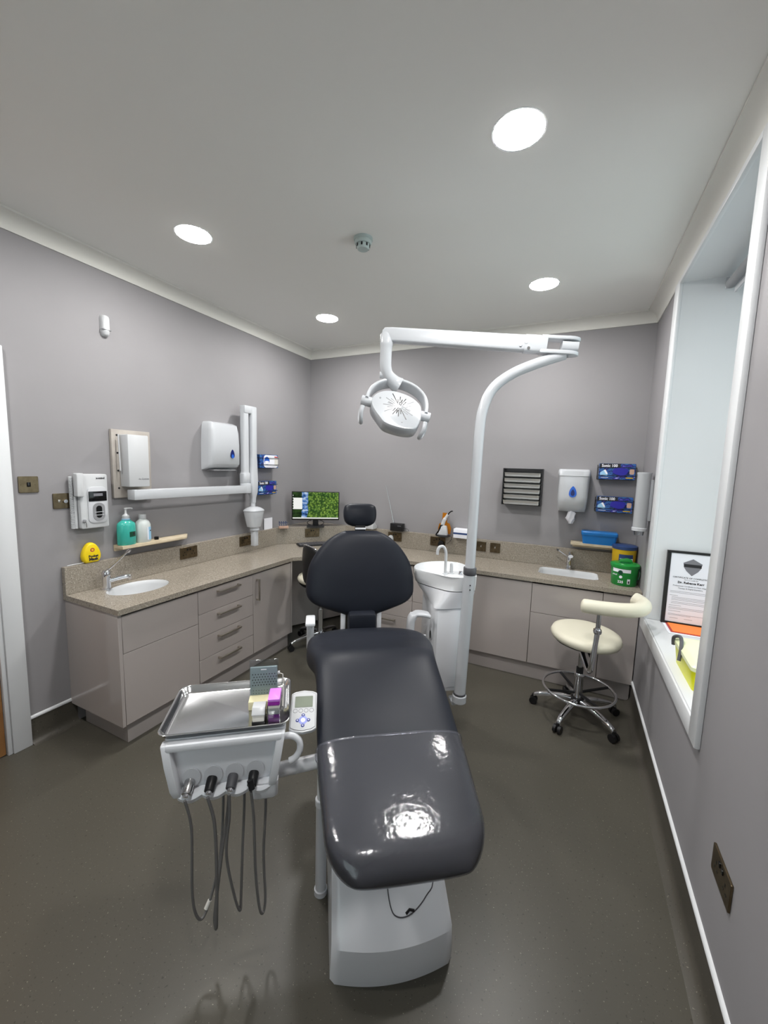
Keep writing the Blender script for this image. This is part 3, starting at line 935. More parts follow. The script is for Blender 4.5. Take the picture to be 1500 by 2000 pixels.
# ------------------------------------------------------------------ corner desk
mo = thing('monitor', 'black computer monitor showing a forest picture in the corner', 'monitor', (.285, -.285, SPT + .0005), math.atan2(.266, .378))
B(-.085, .085, -.065, .065, 0, .012).build('base', 'black', mo, bevel=.004)
B(-.028, .028, -.002, .022, .01, .16).build('neck', 'black', mo, bevel=.004)
B(-.236, .236, -.012, .012, .068, .355).build('bezel', 'black', mo, bevel=.004)
B(-.226, .226, -.0135, -.011, .088, .348).build('screen', 'screen', mo, smooth=0)
B(-.226, .226, -.0142, -.0132, .083, .094).build('taskbar', 'screen_w', mo, smooth=0)
B(-.218, -.132, -.0142, -.0132, .178, .292).build('open_window', 'screen_w', mo, smooth=0)
for k in range(6):
    B(-.224, -.219, -.0142, -.0132, .18 + .026 * k, .19 + .026 * k).build('desktop_icon', 'screen_w', mo, smooth=0)
for s in (-1, 1):
    MB().tube(spline([(s * .03, .02, .07), (s * .075, .02, .05), (s * .08, .02, .03), (s * .05, .03, .012)], 6), .003, 6).build('cable', 'black', mo)
kb = thing('keyboard', 'slim black computer keyboard lying in front of the corner upstand', 'keyboard', (.38, -.345, CT + .0005), math.atan2(.55, .456))
MB().prism([(-.22, -.07), (.22, -.07), (.22, .07), (-.22, .07)], 0, .012).build('case', 'black', kb, bevel=.003)
for r in range(5):
    for c in range(14):
        B(-.21 + c * .03, -.184 + c * .03, -.062 + r * .0245, -.041 + r * .0245, .012, .0165).build('key', 'dkgrey', kb, smooth=0)
wb = thing('wooden_pen_rest', 'small pinkish wooden block holding thin dark wires beside the monitor', 'holder', (.10, -.555, SPT + .0005), .85)
B(-.045, .045, -.022, .022, 0, .022).build('block', 'pinkwood', wb, bevel=.002)
for k in range(4):
    x = -.034 + .02 * k
    MB().tube(spline([(x, 0, .018), (x - .008, -.004, .068), (x + .006, .004, .05), (x + .016, 0, .018 + .035)], 5), .0026, 6).build('wire', 'navy', wb)
cd = B(-.055, .055, -.003, .003, 0, .105).build('white_card', 'paper', loc=(.012, -.672, SPT + .0006), rot=LEFT)
tag(cd, 'blank white card standing on the left upstand behind the x-ray head', 'card')
pb = thing('sloped_box', 'small white sloped box behind the headrest', 'box', (.765, -.065, SPT + .0005))
MB().prism([(-.05, 0), (.05, 0), (.05, .055), (.035, .09), (-.05, .03)], -.085, .085, lambda x, y, z: (z, -x * .9, y)).build('case', 'white', pb, bevel=.004)
B(.055, .080, -.040, -.028, .035, .08).build('dark_end', 'dkgrey', pb, bevel=.002)
ra = thing('radio', 'small black radio with a long thin aerial on the back upstand', 'radio', (1.083, -.042, SPT + .0005))
B(-.066, .066, -.03, .03, 0, .075).build('case', 'black', ra, bevel=.005)
B(.014, .05, -.0315, -.029, .048, .058).build('badge', 'dkgrey', ra, smooth=0)
MB().tube([(-.05, .02, .07), (-.10, .024, .26), (-.152, .028, .44)], [.003, .0022, .0016], 6).build('aerial', 'steel', ra)
MB().tube(spline([(.064, -.01, .03), (.11, -.01, .03), (.125, -.02, .012), (.10, -.03, .004), (.05, -.036, .003)], 6), .002, 6).build('power_lead', 'black', ra)
cl = thing('curing_light', 'white and black curing light in a stand before an amber shield', 'curing light', (1.557, -.075, SPT + .0005))
MB().lathe([(.001, 0), (.065, 0), (.07, .004), (.068, .01), (.05, .014), (.001, .014)], 32, sy=.8).build('base', 'black', cl)
MB().prism([(-.062, .012), (.045, .012), (.038, .07), (.03, .10), (-.012, .10), (-.022, .07), (-.04, .03)], -.02, .02, lambda x, y, z: (x, z, y)).build('cradle', 'white', cl, bevel=.006)
MB().prism([(-.066, .012), (-.05, .012), (-.022, .105), (.0, .106), (-.014, .098)], -.022, .022, lambda x, y, z: (x, z, y)).build('cradle_edge', 'black', cl, bevel=.002)
MB().tube(spline([(-.012, 0, .08), (0, 0, .13), (.018, 0, .17), (.04, 0, .205)], 6), [.018] * 6 + [.017] * 6 + [.012] * 7, 14).build('handpiece', 'white', cl)
MB().tube(spline([(.038, 0, .20), (.055, 0, .225), (.075, 0, .238), (.083, 0, .236)], 6), .0055, 10).build('light_guide', 'blackgloss', cl)
MB().prism([(-.055, .02), (.06, .02), (.066, .075), (.05, .115), (.026, .125), (.02, .215), (-.02, .215), (-.022, .125), (-.048, .11), (-.058, .07)], .032, .036, lambda x, y, z: (x, z, y)).build('shield', 'amber', cl)
MB().tube(spline([(.05, .0, .008), (.085, 0, .002), (.08, -.012, -.03), (.04, 0.0, -.07)], 6), .0022, 6).build('lead', 'black', cl)
wbx = thing('tissue_carton', 'white carton with a purple stripe on the back upstand left of the lamp pole', 'carton', (1.745, -.05, SPT + .0005))
B(-.085, .085, -.045, .045, 0, .082).build('carton', 'paper', wbx, bevel=.002)
B(-.0852, .0852, -.0453, .0453, .034, .05).build('stripe', 'navy', wbx, smooth=0)

# ------------------------------------------------------------------ back wall, right part
tr = thing('tray_rack', 'black wall rack stacked with six steel trays', 'rack', (2.225, 0, 1.295))
B(-.152, .152, -.003, -.001, 0, .305).build('back_plate', 'black', tr, smooth=0)
for s in (-1, 1):
    B(s * .152 - .004, s * .152 + .004, -.12, 0, 0, .305).build('side_plate', 'black', tr, smooth=0)
for k in range(7):
    B(-.148, .148, -.115, -.003, .046 * k + .0, .046 * k + .004).build('shelf', 'black', tr, smooth=0)
for k in range(6):
    y = .046 * k + .0045
    b = thing('steel_tray', ['bottom steel tray', 'second steel tray from the bottom', 'third steel tray from the bottom', 'fourth steel tray from the bottom', 'second steel tray from the top', 'top steel tray'][k] + ' in the black wall rack', 'tray', (2.225, -.068, 1.295 + y), 0, 'steel trays in the rack')
    MB().rings([[(x, yy, z) for x, yy in rrect(-a, a, -d, d, .014, 4)] for a, d, z in ((.135, .052, 0), (.143, .06, .006), (.144, .061, .03), (.147, .064, .033), (.147, .064, .035), (.142, .059, .033), (.138, .055, .004))], cap1=True).build('pan', 'traysteel', b, smooth=50)
rd = thing('roll_dispenser', 'white centre-feed roll dispenser with blue drop on the back wall', 'dispenser', (2.61, 0, 1.27))
rs = []
for z, d, hw_ in ((0, .10, .098), (.03, .14, .102), (.07, .17, .105), (.12, .18, .108), (.28, .18, .112), (.283, .184, .115), (.32, .18, .115), (.335, .15, .11)):
    rs.append([(-hw_, 0, z), (-hw_, -d * .6, z), (-hw_ * .97, -d * .82, z), (-hw_ * .85, -d * .95, z), (-hw_ * .5, -d, z), (hw_ * .5, -d, z), (hw_ * .85, -d * .95, z), (hw_ * .97, -d * .82, z), (hw_, -d * .6, z), (hw_, 0, z)])
MB().rings(rs).build('cover', 'white2', rd, smooth=50)
MB().prism([(x, y + .145) for x, y in drop(.027, .06)], .18, .184, FRONT).build('drop_window', 'bluedrop', rd)
MB().prism([(x, y + .145) for x, y in drop(.014, .035)], .184, .1855, FRONT).build('drop_core', 'darkblue', rd)
pp = []
for i, (z, r) in enumerate(((.005, .018), (-.015, .03), (-.035, .026), (-.055, .034), (-.075, .024), (-.098, .012))):
    pp.append([((r + .007 * math.sin(3 * a + i * 1.7)) * math.cos(a), -.09 + (r * .8 + .006 * math.cos(4 * a + i)) * math.sin(a), z) for a in [2 * PI * k / 24 for k in range(24)]])
MB().rings(pp).build('paper_tail', 'paper', rd, smooth=70)
cu = thing('cup_dispenser', 'tall white tube cup dispenser on the window wall beside the back corner', 'dispenser', (3.024, -.50, 1.208), RIGHT)
MB().lathe([(.038, 0), (.04, .004), (.04, .37), (.042, .374), (.042, .385), (.001, .387)], 36, cap=False).build('tube', 'white2', cu)
MB().lathe([(.04, .0), (.044, .002), (.044, .02), (.04, .024)], 36, cap=False).build('bottom_ring', 'white2', cu)
B(-.012, .012, .036, .0555, .07, .34).build('wall_bracket', 'white2', cu, bevel=.003)
for z in (.075, .055):
    B(-.036, -.030, -.026, -.022, z, z + .006).build('slot', 'grey', cu, smooth=0)
MB().lathe([(.026, -.03), (.032, .01)], 24, cap=False).build('paper_cup', 'acrylic', cu)
s2 = thing('wall_shelf', 'short pale wooden shelf on the back wall under the blue box', 'shelf', (2.80, 0, 1.008))
B(-.175, .185, -.12, -.001, 0, .018).build('board', 'palewood', s2, bevel=.001, seg=1)
B(-.16, .17, -.02, -.001, -.03, 0).build('wall_rail', 'palewood', s2, smooth=0)
bb = thing('blue_storage_box', 'blue lidded plastic box on the small shelf at the back', 'storage box', (2.822, -.068, 1.0265))
MB().rings([[(x, y, z) for x, y in rrect(-a, a, -d, d, .015, 4)] for a, d, z in ((.112, .045, 0), (.122, .052, .07))]).build('tub', 'blue', bb, smooth=40)
MB().rings([[(x, y, z) for x, y in rrect(-a, a, -d, d, .015, 4)] for a, d, z in ((.126, .056, .068), (.127, .057, .09), (.122, .052, .098))]).build('lid', 'blue', bb, bevel=.002, smooth=40)
yt = thing('wipes_tub', 'tall mustard-yellow tub with navy lid behind the green tub', 'tub', (2.995, -.135, CT + .0005))
MB().lathe([(.001, 0), (.07, 0), (.073, .004), (.08, .225), (.001, .226)], 40).build('tub', 'mustard', yt)
MB().lathe([(.079, .222), (.083, .224), (.083, .246), (.076, .252), (.001, .253)], 40).build('lid', 'navy', yt)
def wrap(r, a0, a1, z0, z1, k=10, e=.001):
    return MB().rings([[(r * math.cos(a), r * math.sin(a), z0), ((r + e) * math.cos(a), (r + e) * math.sin(a), z0), ((r + e) * math.cos(a), (r + e) * math.sin(a), z1), (r * math.cos(a), r * math.sin(a), z1)] for a in [a0 + (a1 - a0) * i / k for i in range(k + 1)]])
D = math.radians
wrap(.0785, D(-120), D(-50), .13, .19).build('label', 'navy', yt)
wrap(.0798, D(-115), D(-85), .155, .16).build('label_line', 'lightblue', yt)
wrap(.0798, D(-115), D(-90), .142, .146).build('label_line', 'lightblue', yt)
wrap(.0800, D(-75), D(-50), .13, .16).build('label_patch', 'paper', yt)
gt = thing('wipes_tub', 'green wipes tub with white band and carry handle beside the back sink', 'tub', (2.985, -.335, CT + .0005))
MB().lathe([(.001, 0), (.076, 0), (.079, .004), (.086, .135), (.001, .136)], 44).build('tub', 'green', gt)
MB().lathe([(.084, .126), (.091, .128), (.092, .147), (.086, .152), (.07, .152), (.066, .156), (.001, .157)], 44).build('lid', 'green', gt)
MB().prism([(-.04, .154), (.045, .154), (.04, .178), (.012, .186), (-.03, .176)], -.012, .02, lambda x, y, z: (x, z, y)).build('lid_flap', 'green', gt, bevel=.003)
B(-.034, .03, -.03, -.012, .155, .1585).build('lid_slot', 'dkgreen', gt, smooth=0)
wrap(.0855, D(-150), D(-70), .098, .122).build('white_band', 'paper', gt)
MB().cyl((.0865 * math.cos(D(-112)), .0865 * math.sin(D(-112)), .098), (.089 * math.cos(D(-112)), .089 * math.sin(D(-112)), .098), .015).build('round_badge', 'dkgreen', gt)
MB().cyl((.0835 * math.cos(D(-110)), .0835 * math.sin(D(-110)), .066), (.086 * math.cos(D(-110)), .086 * math.sin(D(-110)), .066), .010).build('round_print', 'paper', gt)
text('lettering', '225', .024, 'paper', gt, (.083 * math.cos(D(-110)), .083 * math.sin(D(-110)), .03), (PI / 2, 0, D(-20)), bold=.0006)
text('lettering', 'clinell', .016, 'paper', gt, (.0848 * math.cos(D(-138)), .0848 * math.sin(D(-138)), .078), (PI / 2, 0, D(-48)))
wrap(.083, D(-82), D(-70), .02, .055).build('barcode_label', 'paper', gt)
wrap(.0842, D(-79), D(-73), .025, .042).build('barcode', 'ink', gt)
MB().tube(spline([(.088, -.01, .125), (.085, -.045, .07), (.055, -.078, .04), (.0, -.092, .03)], 8)[0:12], .004, 8).build('carry_handle', 'dkgreen', gt)

# ------------------------------------------------------------------ window sill things
ce = thing('framed_certificate', 'black-framed white certificate leaning against the window reveal', 'certificate', (3.305, -.768, WZ0 + .0008))
ce.rotation_euler = (math.radians(-2), 0, 0)
CW, CH = .325, .44
for a0, a1, b0, b1 in ((-CW / 2, CW / 2, 0, .014), (-CW / 2, CW / 2, CH - .014, CH), (-CW / 2, -CW / 2 + .02, .014, CH - .014), (CW / 2 - .02, CW / 2, .014, CH - .014)):
    B(a0, a1, -.012, .004, b0, b1).build('frame_rail', 'black', ce, bevel=.0015, seg=1)
B(-CW / 2 + .018, CW / 2 - .018, -.006, .002, .012, CH - .012).build('paper', 'paper', ce, smooth=0)
cx = -.035
MB().prism([(cx - .045, .372), (cx, .398), (cx + .045, .372), (cx + .04, .345), (cx + .028, .325), (cx, .298), (cx - .028, .325), (cx - .04, .345)], .006, .0066, FRONT).build('crest', 'ink2', ce)
B(cx - .042, cx + .042, -.0072, -.0066, .348, .366).build('crest_band', 'ink', ce, smooth=0)
text('lettering', 'CERTIFICATE OF COMPLETION', .0128, 'ink', ce, (cx, -.0066, .283))
text('lettering', 'This is to certify that', .008, 'ink2', ce, (cx, -.0066, .271))
text('lettering', 'Dr. Rebecca Kerr', .0175, 'ink', ce, (cx, -.0066, .254), bold=.0006)
text('lettering', 'Professional Certificate in Clear Aligner', .0105, 'ink2', ce, (cx, -.0066, .233))
text('lettering', 'Therapy & Digital Dentistry', .0105, 'ink2', ce, (cx, -.0066, .219))
for z, x0, x1 in ((.198, -.13, .10), (.19, -.13, .12), (.172, -.13, -.09), (.162, -.12, .12), (.154, -.12, .12), (.146, -.12, .11), (.134, -.12, .12), (.126, -.12, .08), (.112, -.13, -.07), (.10, -.13, .12), (.092, -.13, .12), (.078, -.13, -.07), (.06, -.13, .05), (.054, -.13, -.02), (.036, -.12, -.08), (.036, -.05, -.01)):
    B(x0, x1, -.0064, -.0058, z, z + .0016).build('print_line', 'ink2', ce, smooth=0)
fo = thing('orange_folder', 'orange paper folder on the sill below the certificate', 'folder', (3.29, -.865, WZ0 + .0006))
B(-.14, .15, -.09, .08, 0, .003).build('white_sheets', 'paper', fo, smooth=0)
B(-.125, .15, -.072, .08, .003, .0055).build('red_sheet', 'red', fo, smooth=0)
B(-.115, .15, -.064, .08, .0055, .008).build('orange_cover', 'orange', fo, smooth=0)
yb = thing('sharps_bin', 'bright yellow sharps bin with pale lid and dark handle on the sill', 'sharps bin', (3.204, -1.485, WZ0 + .0008))
MB().rings([[(x, y, z) for x, y in rrect(-a, a, -d, d, .02, 4)] for a, d, z in ((.095, .15, 0), (.105, .16, .09))]).build('bin', 'limebox', yb, smooth=40)
MB().rings([[(x, y, z) for x, y in rrect(-a, a, -d, d, .02, 4)] for a, d, z in ((.109, .164, .088), (.109, .164, .104), (.095, .15, .118), (.08, .12, .122))]).build('lid', 'palelime', yb, smooth=40)
MB().tube(spline([(-.112, .14, .08), (-.113, .135, .118), (-.098, .09, .137), (-.106, .03, .112), (-.116, .0, .06)], 8), .0075, 10).build('handle', 'dkgrey', yb)

# ------------------------------------------------------------------ stools
def star_base(t, r, a0, ring=None):
    for k in range(5):
        a = math.radians(a0 + 72 * k)
        ca, sa = math.cos(a), math.sin(a)
        pts = spline([(ca * .02, sa * .02, .115), (ca * r * .45, sa * r * .45, .108), (ca * r * .85, sa * r * .85, .082), (ca * r, sa * r, .062)], 5)
        leg = MB()
        rs = []
        side = Vector((-sa, ca, 0))
        for i, p in enumerate(pts):
            wv = .021 - .006 * i / len(pts)
            rs.append([p + side * x + Vector((0, 0, z)) for x, z in sell(wv, .015, 2.6, 14)])
        leg.rings(rs)
        lo = leg.build('leg', 'chrome', t, smooth=60)
        cm = MB()
        for sgn in (-1, 1):
            c0 = Vector((ca * r, sa * r, .025)) + side * sgn * .006
            c1 = Vector((ca * r, sa * r, .025)) + side * sgn * .023
            cm.cyl(c0, c1, .0245, n=20)
        cm.cyl((ca * r, sa * r, .03), (ca * r, sa * r, .066), .011, n=12)
        cm.build('caster', 'black', lo)
st = thing('dental_stool', 'cream saddle stool with chrome base and foot ring beside the window', 'stool', (2.735, -.83, 0))
star_base(st, .265, 31)
MB().lathe([(.001, .085), (.04, .085), (.045, .1), (.04, .13), (.03, .135), (.001, .135)], 24).build('hub', 'black', st)
MB().lathe([(.027, .13), (.027, .27), (.031, .275), (.031, .295), (.027, .3), (.001, .3)], 24).build('column_sleeve', 'chrome', st)
MB().lathe([(.021, .3), (.021, .335), (.016, .337)], 20, cap=False).build('column_gaiter', 'black', st)
MB().lathe([(.014, .33), (.014, .50)], 20, cap=False).build('gas_piston', 'steel', st)
rg = [(.212 * math.cos(2 * PI * i / 48), .212 * math.sin(2 * PI * i / 48), .19) for i in range(49)]
MB().tube(rg, .0085, 12, cap=False).build('foot_ring', 'chrome', st)
for k in range(4):
    a = PI / 2 * k + .55
    MB().tube([(.025 * math.cos(a), .025 * math.sin(a), .165), (.207 * math.cos(a), .207 * math.sin(a), .188)], .009, 8).build('ring_spoke', 'black', st)
seat = MB().lathe([(.001, -.035), (.17, -.035), (.196, -.024), (.207, .0), (.198, .022), (.17, .033), (.1, .038), (.001, .039)], 56, cap=False).build('seat', 'cream', st, smooth=70)
seat.location = (.015, .01, .548)
seat.rotation_euler = (math.radians(2), math.radians(2), 0)
MB().lathe([(.001, .485), (.12, .488), (.16, .508), (.15, .516), (.001, .516)], 32, cap=False).build('seat_pan', 'black', st)
MB().tube([(.02, -.02, .49), (.07, -.05, .40)], .008, 8).build('height_lever', 'black', st)
MB().tube(spline([(0.0, -.05, .46), (.03, -.13, .405), (.045, -.19, .42), (.06, -.19, .60), (.064, -.19, .68)], 8), .0155, 14).build('back_support', 'chrome', st)
MB().tube([(.064, -.19, .655), (.066, -.19, .79)], .0125, 14).build('back_stem', 'steel', st)
MB().lathe([(.022, -.012), (.024, 0), (.022, .012)], 20, (.063, -.19, .66)).build('clamp_collar', 'chrome', st)
bpth = spline([(-.035, -.19, .802), (.0, -.193, .802), (.10, -.195, .805), (.20, -.19, .812), (.268, -.16, .822), (.288, -.10, .832), (.262, -.045, .84), (.245, -.03, .843)], 8)
n_ = len(bpth)
rr = [.041 * min(1, math.sqrt(max(.06, 1 - max(0, 1 - (i + .3) / 7) ** 2))) * min(1, math.sqrt(max(.02, 1 - max(0, 1 - (n_ - 1 - i) / 6) ** 2))) for i in range(n_)]
MB().tube(bpth, rr, 24).build('backrest', 'cream', st, smooth=80)

s2 = thing('operator_stool', 'black-backed cream stool with chrome base tucked under the corner desk', 'stool', (.69, -.775, 0))
star_base(s2, .265, 190)
MB().lathe([(.024, .1), (.024, .33), (.001, .331)], 24).build('column_sleeve', 'chrome', s2)
MB().lathe([(.014, .33), (.014, .56)], 20, cap=False).build('gas_piston', 'steel', s2)
MB().lathe([(.001, .575), (.15, .575), (.19, .588), (.2, .61), (.19, .632), (.15, .642), (.001, .645)], 44, cap=False).build('seat', 'cream', s2, smooth=70)
MB().lathe([(.001, .55), (.17, .555), (.185, .572), (.001, .575)], 32, cap=False).build('seat_pan', 'black', s2)
MB().tube(spline([(.03, -.06, .56), (.15, -.20, .555), (.195, -.235, .62), (.205, -.235, .78)], 8), .014, 12).build('back_support', 'black', s2)
vs = []
rs = []
for i in range(15):
    u = -1 + 2 * i / 14
    a = u * .85
    hgt = .155 * math.sqrt(max(.03, 1 - abs(u) ** 2.6))
    q = Vector((.115 + .10, -.25 + .0, .80)) + Vector((.20 * math.sin(a), .20 * (1 - math.cos(a)), 0)).xyz
    nrm = Vector((-math.sin(a), math.cos(a), 0))
    rs.append([q + nrm * x + Vector((0, 0, z)) for x, z in sell(.016, hgt, 2.4, 24)])
bk = MB().rings(rs).build('backrest', 'black', s2, smooth=70)
rim = [(rs[i][k][0], rs[i][k][1], rs[i][k][2] + .002) for i in range(15) for k in (6,)]
MB().tube(rim, .005, 8).build('back_trim', 'chrome', s2)
s2.rotation_euler = (0, 0, math.radians(-25))

# ------------------------------------------------------------------ dental chair (local: x right, y towards the head, z up)
AX = Vector((-.57, .8216, 0))
CRZ = math.atan2(.57, .8216)
CB = (2.208, -2.578, 0)
ch = thing('dental_chair', 'black upholstered dental chair on a white base in the middle of the room', 'dental chair', CB, CRZ)
# base housing
prof = [(.0, 0), (-.006, .06), (-.004, .126), (.018, .150), (.10, .218), (.22, .33), (.34, .43), (.46, .50), (.80, .50), (.80, 0)]
rs = []
NB = 29
for i in range(NB):
    u = -1 + 2 * i / (NB - 1)
    e = 1 if abs(u) < .93 else math.sqrt(max(0, 1 - ((abs(u) - .93) / .08) ** 2))
    ring = []
    for y, z in prof:
        wz = .196 - .03 * z
        yb_ = y - .022 + .03 * u * u + (1 - e) * .022 if y < .7 else y - (1 - e) * .03
        ring.append((u * wz, yb_, z * (1 if z < .15 else (.96 + .04 * e))))
    rs.append(ring)
MB().rings(rs).build('base_housing', 'white3', ch, smooth=35)
# access cover line on the sloping face
def on_base(x, s):
    ys, zs = [p[0] for p in prof[3:8]], [p[1] for p in prof[3:8]]
    y = .018 + s
    for i in range(3, 7):
        if prof[i][0] <= y <= prof[i + 1][0]:
            k = (y - prof[i][0]) / (prof[i + 1][0] - prof[i][0])
            z = prof[i][1] + k * (prof[i + 1][1] - prof[i][1])
    u = x / .19
    return Vector((x, y - .022 + .03 * u * u, z + .001))
ln = [on_base(-.012, .24), on_base(-.012, .12), on_base(-.006, .05), on_base(.015, .028), on_base(.06, .028), on_base(.115, .05), on_base(.150, .085), on_base(.152, .24)]
MB().tube(spline(ln, 5), .0018, 6).build('cover_seam', 'dkgrey', ch)
MB().tube([on_base(.042, .03), on_base(.055, .036), on_base(.07, .032)], .004, 8).build('finger_notch', 'black', ch)
B(.135, .141, -.006, .02, .0, .03).build('cable_notch', 'black', ch, smooth=0)
# lift link under the seat
MB().prism([(.35, .48), (.80, .48), (.86, .69), (.42, .69)], -.13, .13, lambda a, b, c: (c, a, b)).build('seat_support', 'dkgrey', ch, bevel=.01)

ST = [-.19, -.1, .05, .15, .3, .42, .48, .53, .58, .65, .72, .82, .95]
SZ = [.620, .645, .680, .702, .755, .796, .812, .815, .808, .796, .788, .775, .735]
SWD = [.214, .218, .232, .240, .244, .246, .250, .258, .270, .286, .292, .280, .21]
SH = [.085, .088, .092, .096, .105, .112, .118, .122, .127, .132, .135, .135, .12]
def seat_rings(off, t0, t1, n=46, open_end=False, k=56):
    out = []
    for i in range(n + 1):
        t = t0 + (t1 - t0) * i / n
        zt, wd, hh_ = cat(ST, SZ, t), cat(ST, SWD, t), cat(ST, SH, t)
        f, g = 1.0, 1.0
        d = t - (-.205)
        if d < .13:
            f = 1 - .34 * (1 - d / .13) ** 2.6
        if d < .05:
            g = math.sqrt(max(.02, 1 - (1 - d / .05) ** 2))
        d2 = .985 - t
        if d2 < .12:
            f *= 1 - .30 * (1 - max(0, d2) / .12) ** 2.4
        if d2 < .05:
            g = math.sqrt(max(.02, 1 - (1 - max(0, d2) / .05) ** 2))
        zc = zt - hh_ / 2
        out.append([(x, t, zc + z) for x, z in sell(wd * f + off, hh_ / 2 * g + off, 3.4 + .9 * max(0, min(1, (t + .05) / .4)), k)])
    return out
MB().rings(seat_rings(0, -.2035, .983, 90)).build('seat', 'leather', ch, smooth=80)
cv = MB().rings(seat_rings(.0035, -.208, .15, 30), cap0=True, cap1=False).build('plastic_cover', 'film', ch, smooth=80)
r0 = seat_rings(.004, .15, .151, 1)[0]
MB().tube(r0 + [r0[0]], .0032, 6, cap=False).build('cover_hem', 'film', cv)
# pelvis block and back link
B(-.078, .078, 1.02, 1.14, .60, .78).build('back_link', 'leather', ch, bevel=.02)
for s in (-1, 1):
    B(s * .102 - .014, s * .102 + .014, 1.10, 1.13, .56, .775).build('link_plate', 'white3', ch, bevel=.006)
B(-.12, .12, .80, 1.14, .56, .64).build('hinge_housing', 'dkgrey', ch, bevel=.02)
# backrest
REC = math.radians(14)
def back_pt(x, v, wv, t0=1.115, z0=.735):
    return (x, t0 + v * math.sin(REC) - wv * math.cos(REC), z0 + v * math.cos(REC) + wv * math.sin(REC))
BV = [0, .015, .036, .07, .11, .15, .22, .30, .38, .43, .465, .485]
BW = [.07, .105, .17, .258, .299, .308, .306, .288, .240, .192, .142, .095]
BT = [.02, .036, .045, .052, .056, .058, .06, .058, .052, .046, .036, .015]
rs = []
for i in range(49):
    v = .485 * i / 48
    hw_, th = cat(BV, BW, v), cat(BV, BT, v)
    rs.append([back_pt(x, v, wv) for x, wv in sell(hw_, th, 2.7, 44)])
MB().rings(rs).build('backrest', 'leather', ch, smooth=80)
# headrest
HVv = [0, .008, .025, .05, .08, .105, .125, .135]
HW_ = [.045, .068, .088, .097, .099, .096, .086, .06]
HTt = [.012, .026, .036, .042, .042, .038, .028, .012]
rs = []
for i in range(25):
    v = .135 * i / 24
    rs.append([back_pt(x, v, wv, 1.275, 1.226) for x, wv in sell(cat(HVv, HW_, v), cat(HVv, HTt, v), 2.6, 36)])
MB().rings(rs).build('headrest', 'leather', ch, smooth=80)
B(-.03, .03, 1.25, 1.29, 1.17, 1.235).build('headrest_bracket', 'black', ch, bevel=.006)
B(-.031, .031, 1.238, 1.246, 1.212, 1.222).build('bracket_trim', 'white3', ch, bevel=.002)
# armrests
B(-.285, .29, .995, 1.05, .585, .612).build('armrest_crossbar', 'dkgrey', ch, bevel=.006)
B(-.30, -.262, .99, 1.03, .60, .775).build('armrest_post', 'greyw', ch, bevel=.01)
B(-.305, -.255, .915, 1.035, .762, .783).build('armrest_pad', 'white3', ch, bevel=.008)
ap = spline([(.272, 1.04, .60), (.272, 1.04, .70), (.278, 1.04, .742), (.302, 1.04, .766), (.338, 1.03, .770), (.372, 1.025, .762)], 6)
rs = []
for i, p in enumerate(ap):
    q0, q1 = ap[max(0, i - 1)], ap[min(len(ap) - 1, i + 1)]
    tn = (q1 - q0).normalized()
    sd = Vector((0, 1, 0))
    up = tn.cross(sd)
    rs.append([p + sd * a * (1.15 if i > 18 else 1) + up * b for a, b in sell(.033, .020 if i < 16 else .012, 3.4, 16)])
MB().rings(rs).build('armrest_arm', 'greyw', ch, smooth=60)

# ------------------------------------------------------------------ delivery unit beside the chair
DRZ = CRZ + math.radians(3)
DC = Vector((1.640, -2.672, 0))
dv = thing('delivery_unit', 'white dental delivery unit with four hanging hoses beside the chair', 'delivery unit', DC, DRZ)
rs = []
for z, x0, x1, y0, y1 in ((.768, -.172, .176, -.118, .115), (.755, -.172, .176, -.12, .115), (.70, -.168, .168, -.12, .10), (.63, -.152, .150, -.116, .06), (.595, -.138, .14, -.112, .03), (.585, -.13, .13, -.10, .02)):
    rs.append([(x, y, z) for x, y in rrect(x0, x1, y0, y1, .018, 4)])
MB().rings(rs).build('housing', 'white3', dv, smooth=50)
for s in (-1, 1):
    MB().prism([(-.112, .764), (-.142, .764), (-.150, .70), (-.148, .62), (-.135, .588), (-.11, .588)], 0, .024, lambda a, b, c, s=s: ((s * .150 + (c - .012)) + s * (b - .68) * .16, a, b)).build('side_cheek', 'white3', dv, bevel=.005)
B(-.162, .166, -.146, -.112, .742, .766).build('top_lip', 'white3', dv, bevel=.007)
rs = []
for z, y0 in ((.606, -.118), (.602, -.136), (.592, -.143), (.578, -.137), (.574, -.11)):
    rs.append([(-.135 + .27 * i / 32, y0 + (.008 * (1 - abs(math.sin(PI * 4 * i / 32)))), z - .008 * abs(math.sin(PI * 4 * i / 32))) for i in range(33)] + [(.135, -.09, z), (-.135, -.09, z)])
MB().rings(rs).build('scalloped_lip', 'white3', dv, smooth=50)
MB().rings([[(.112 + x, -.085 + y, z) for x, y in rrect(-a, a, -b, b, .012, 4)] for a, b, z in ((.042, .05, .60), (.04, .048, .55), (.03, .036, .535))]).build('hose_outlet_block', 'white3', dv, smooth=50)
HX = [-.098, -.036, .024, .085]
for k, x in enumerate(HX):
    MB().prism(ell(x, .640, .026, .030, 28), .1195, .1215, FRONT).build('holder_dish_shade', 'greyw', dv)  # flat disc; its grey paints in the shade of a hollow holder
    cm = ['steel', 'black', 'dkgrey', 'black'][k]
    MB().cyl((x - .004, -.116, .628), (x - .008, -.150, .610), .0155, .014, n=20).build('handpiece_coupling', cm, dv, bevel=.002)
    if k in (0, 1, 2):
        MB().cyl((x - .0075, -.146, .612), (x - .0085, -.155, .607), .0095, .008, n=14).build('coupling_face', 'chrome', dv)
    else:
        MB().tube([(x - .012, -.150, .63), (x - .006, -.158, .605)], [.010, .009], 10).build('syringe_nose', 'black', dv)
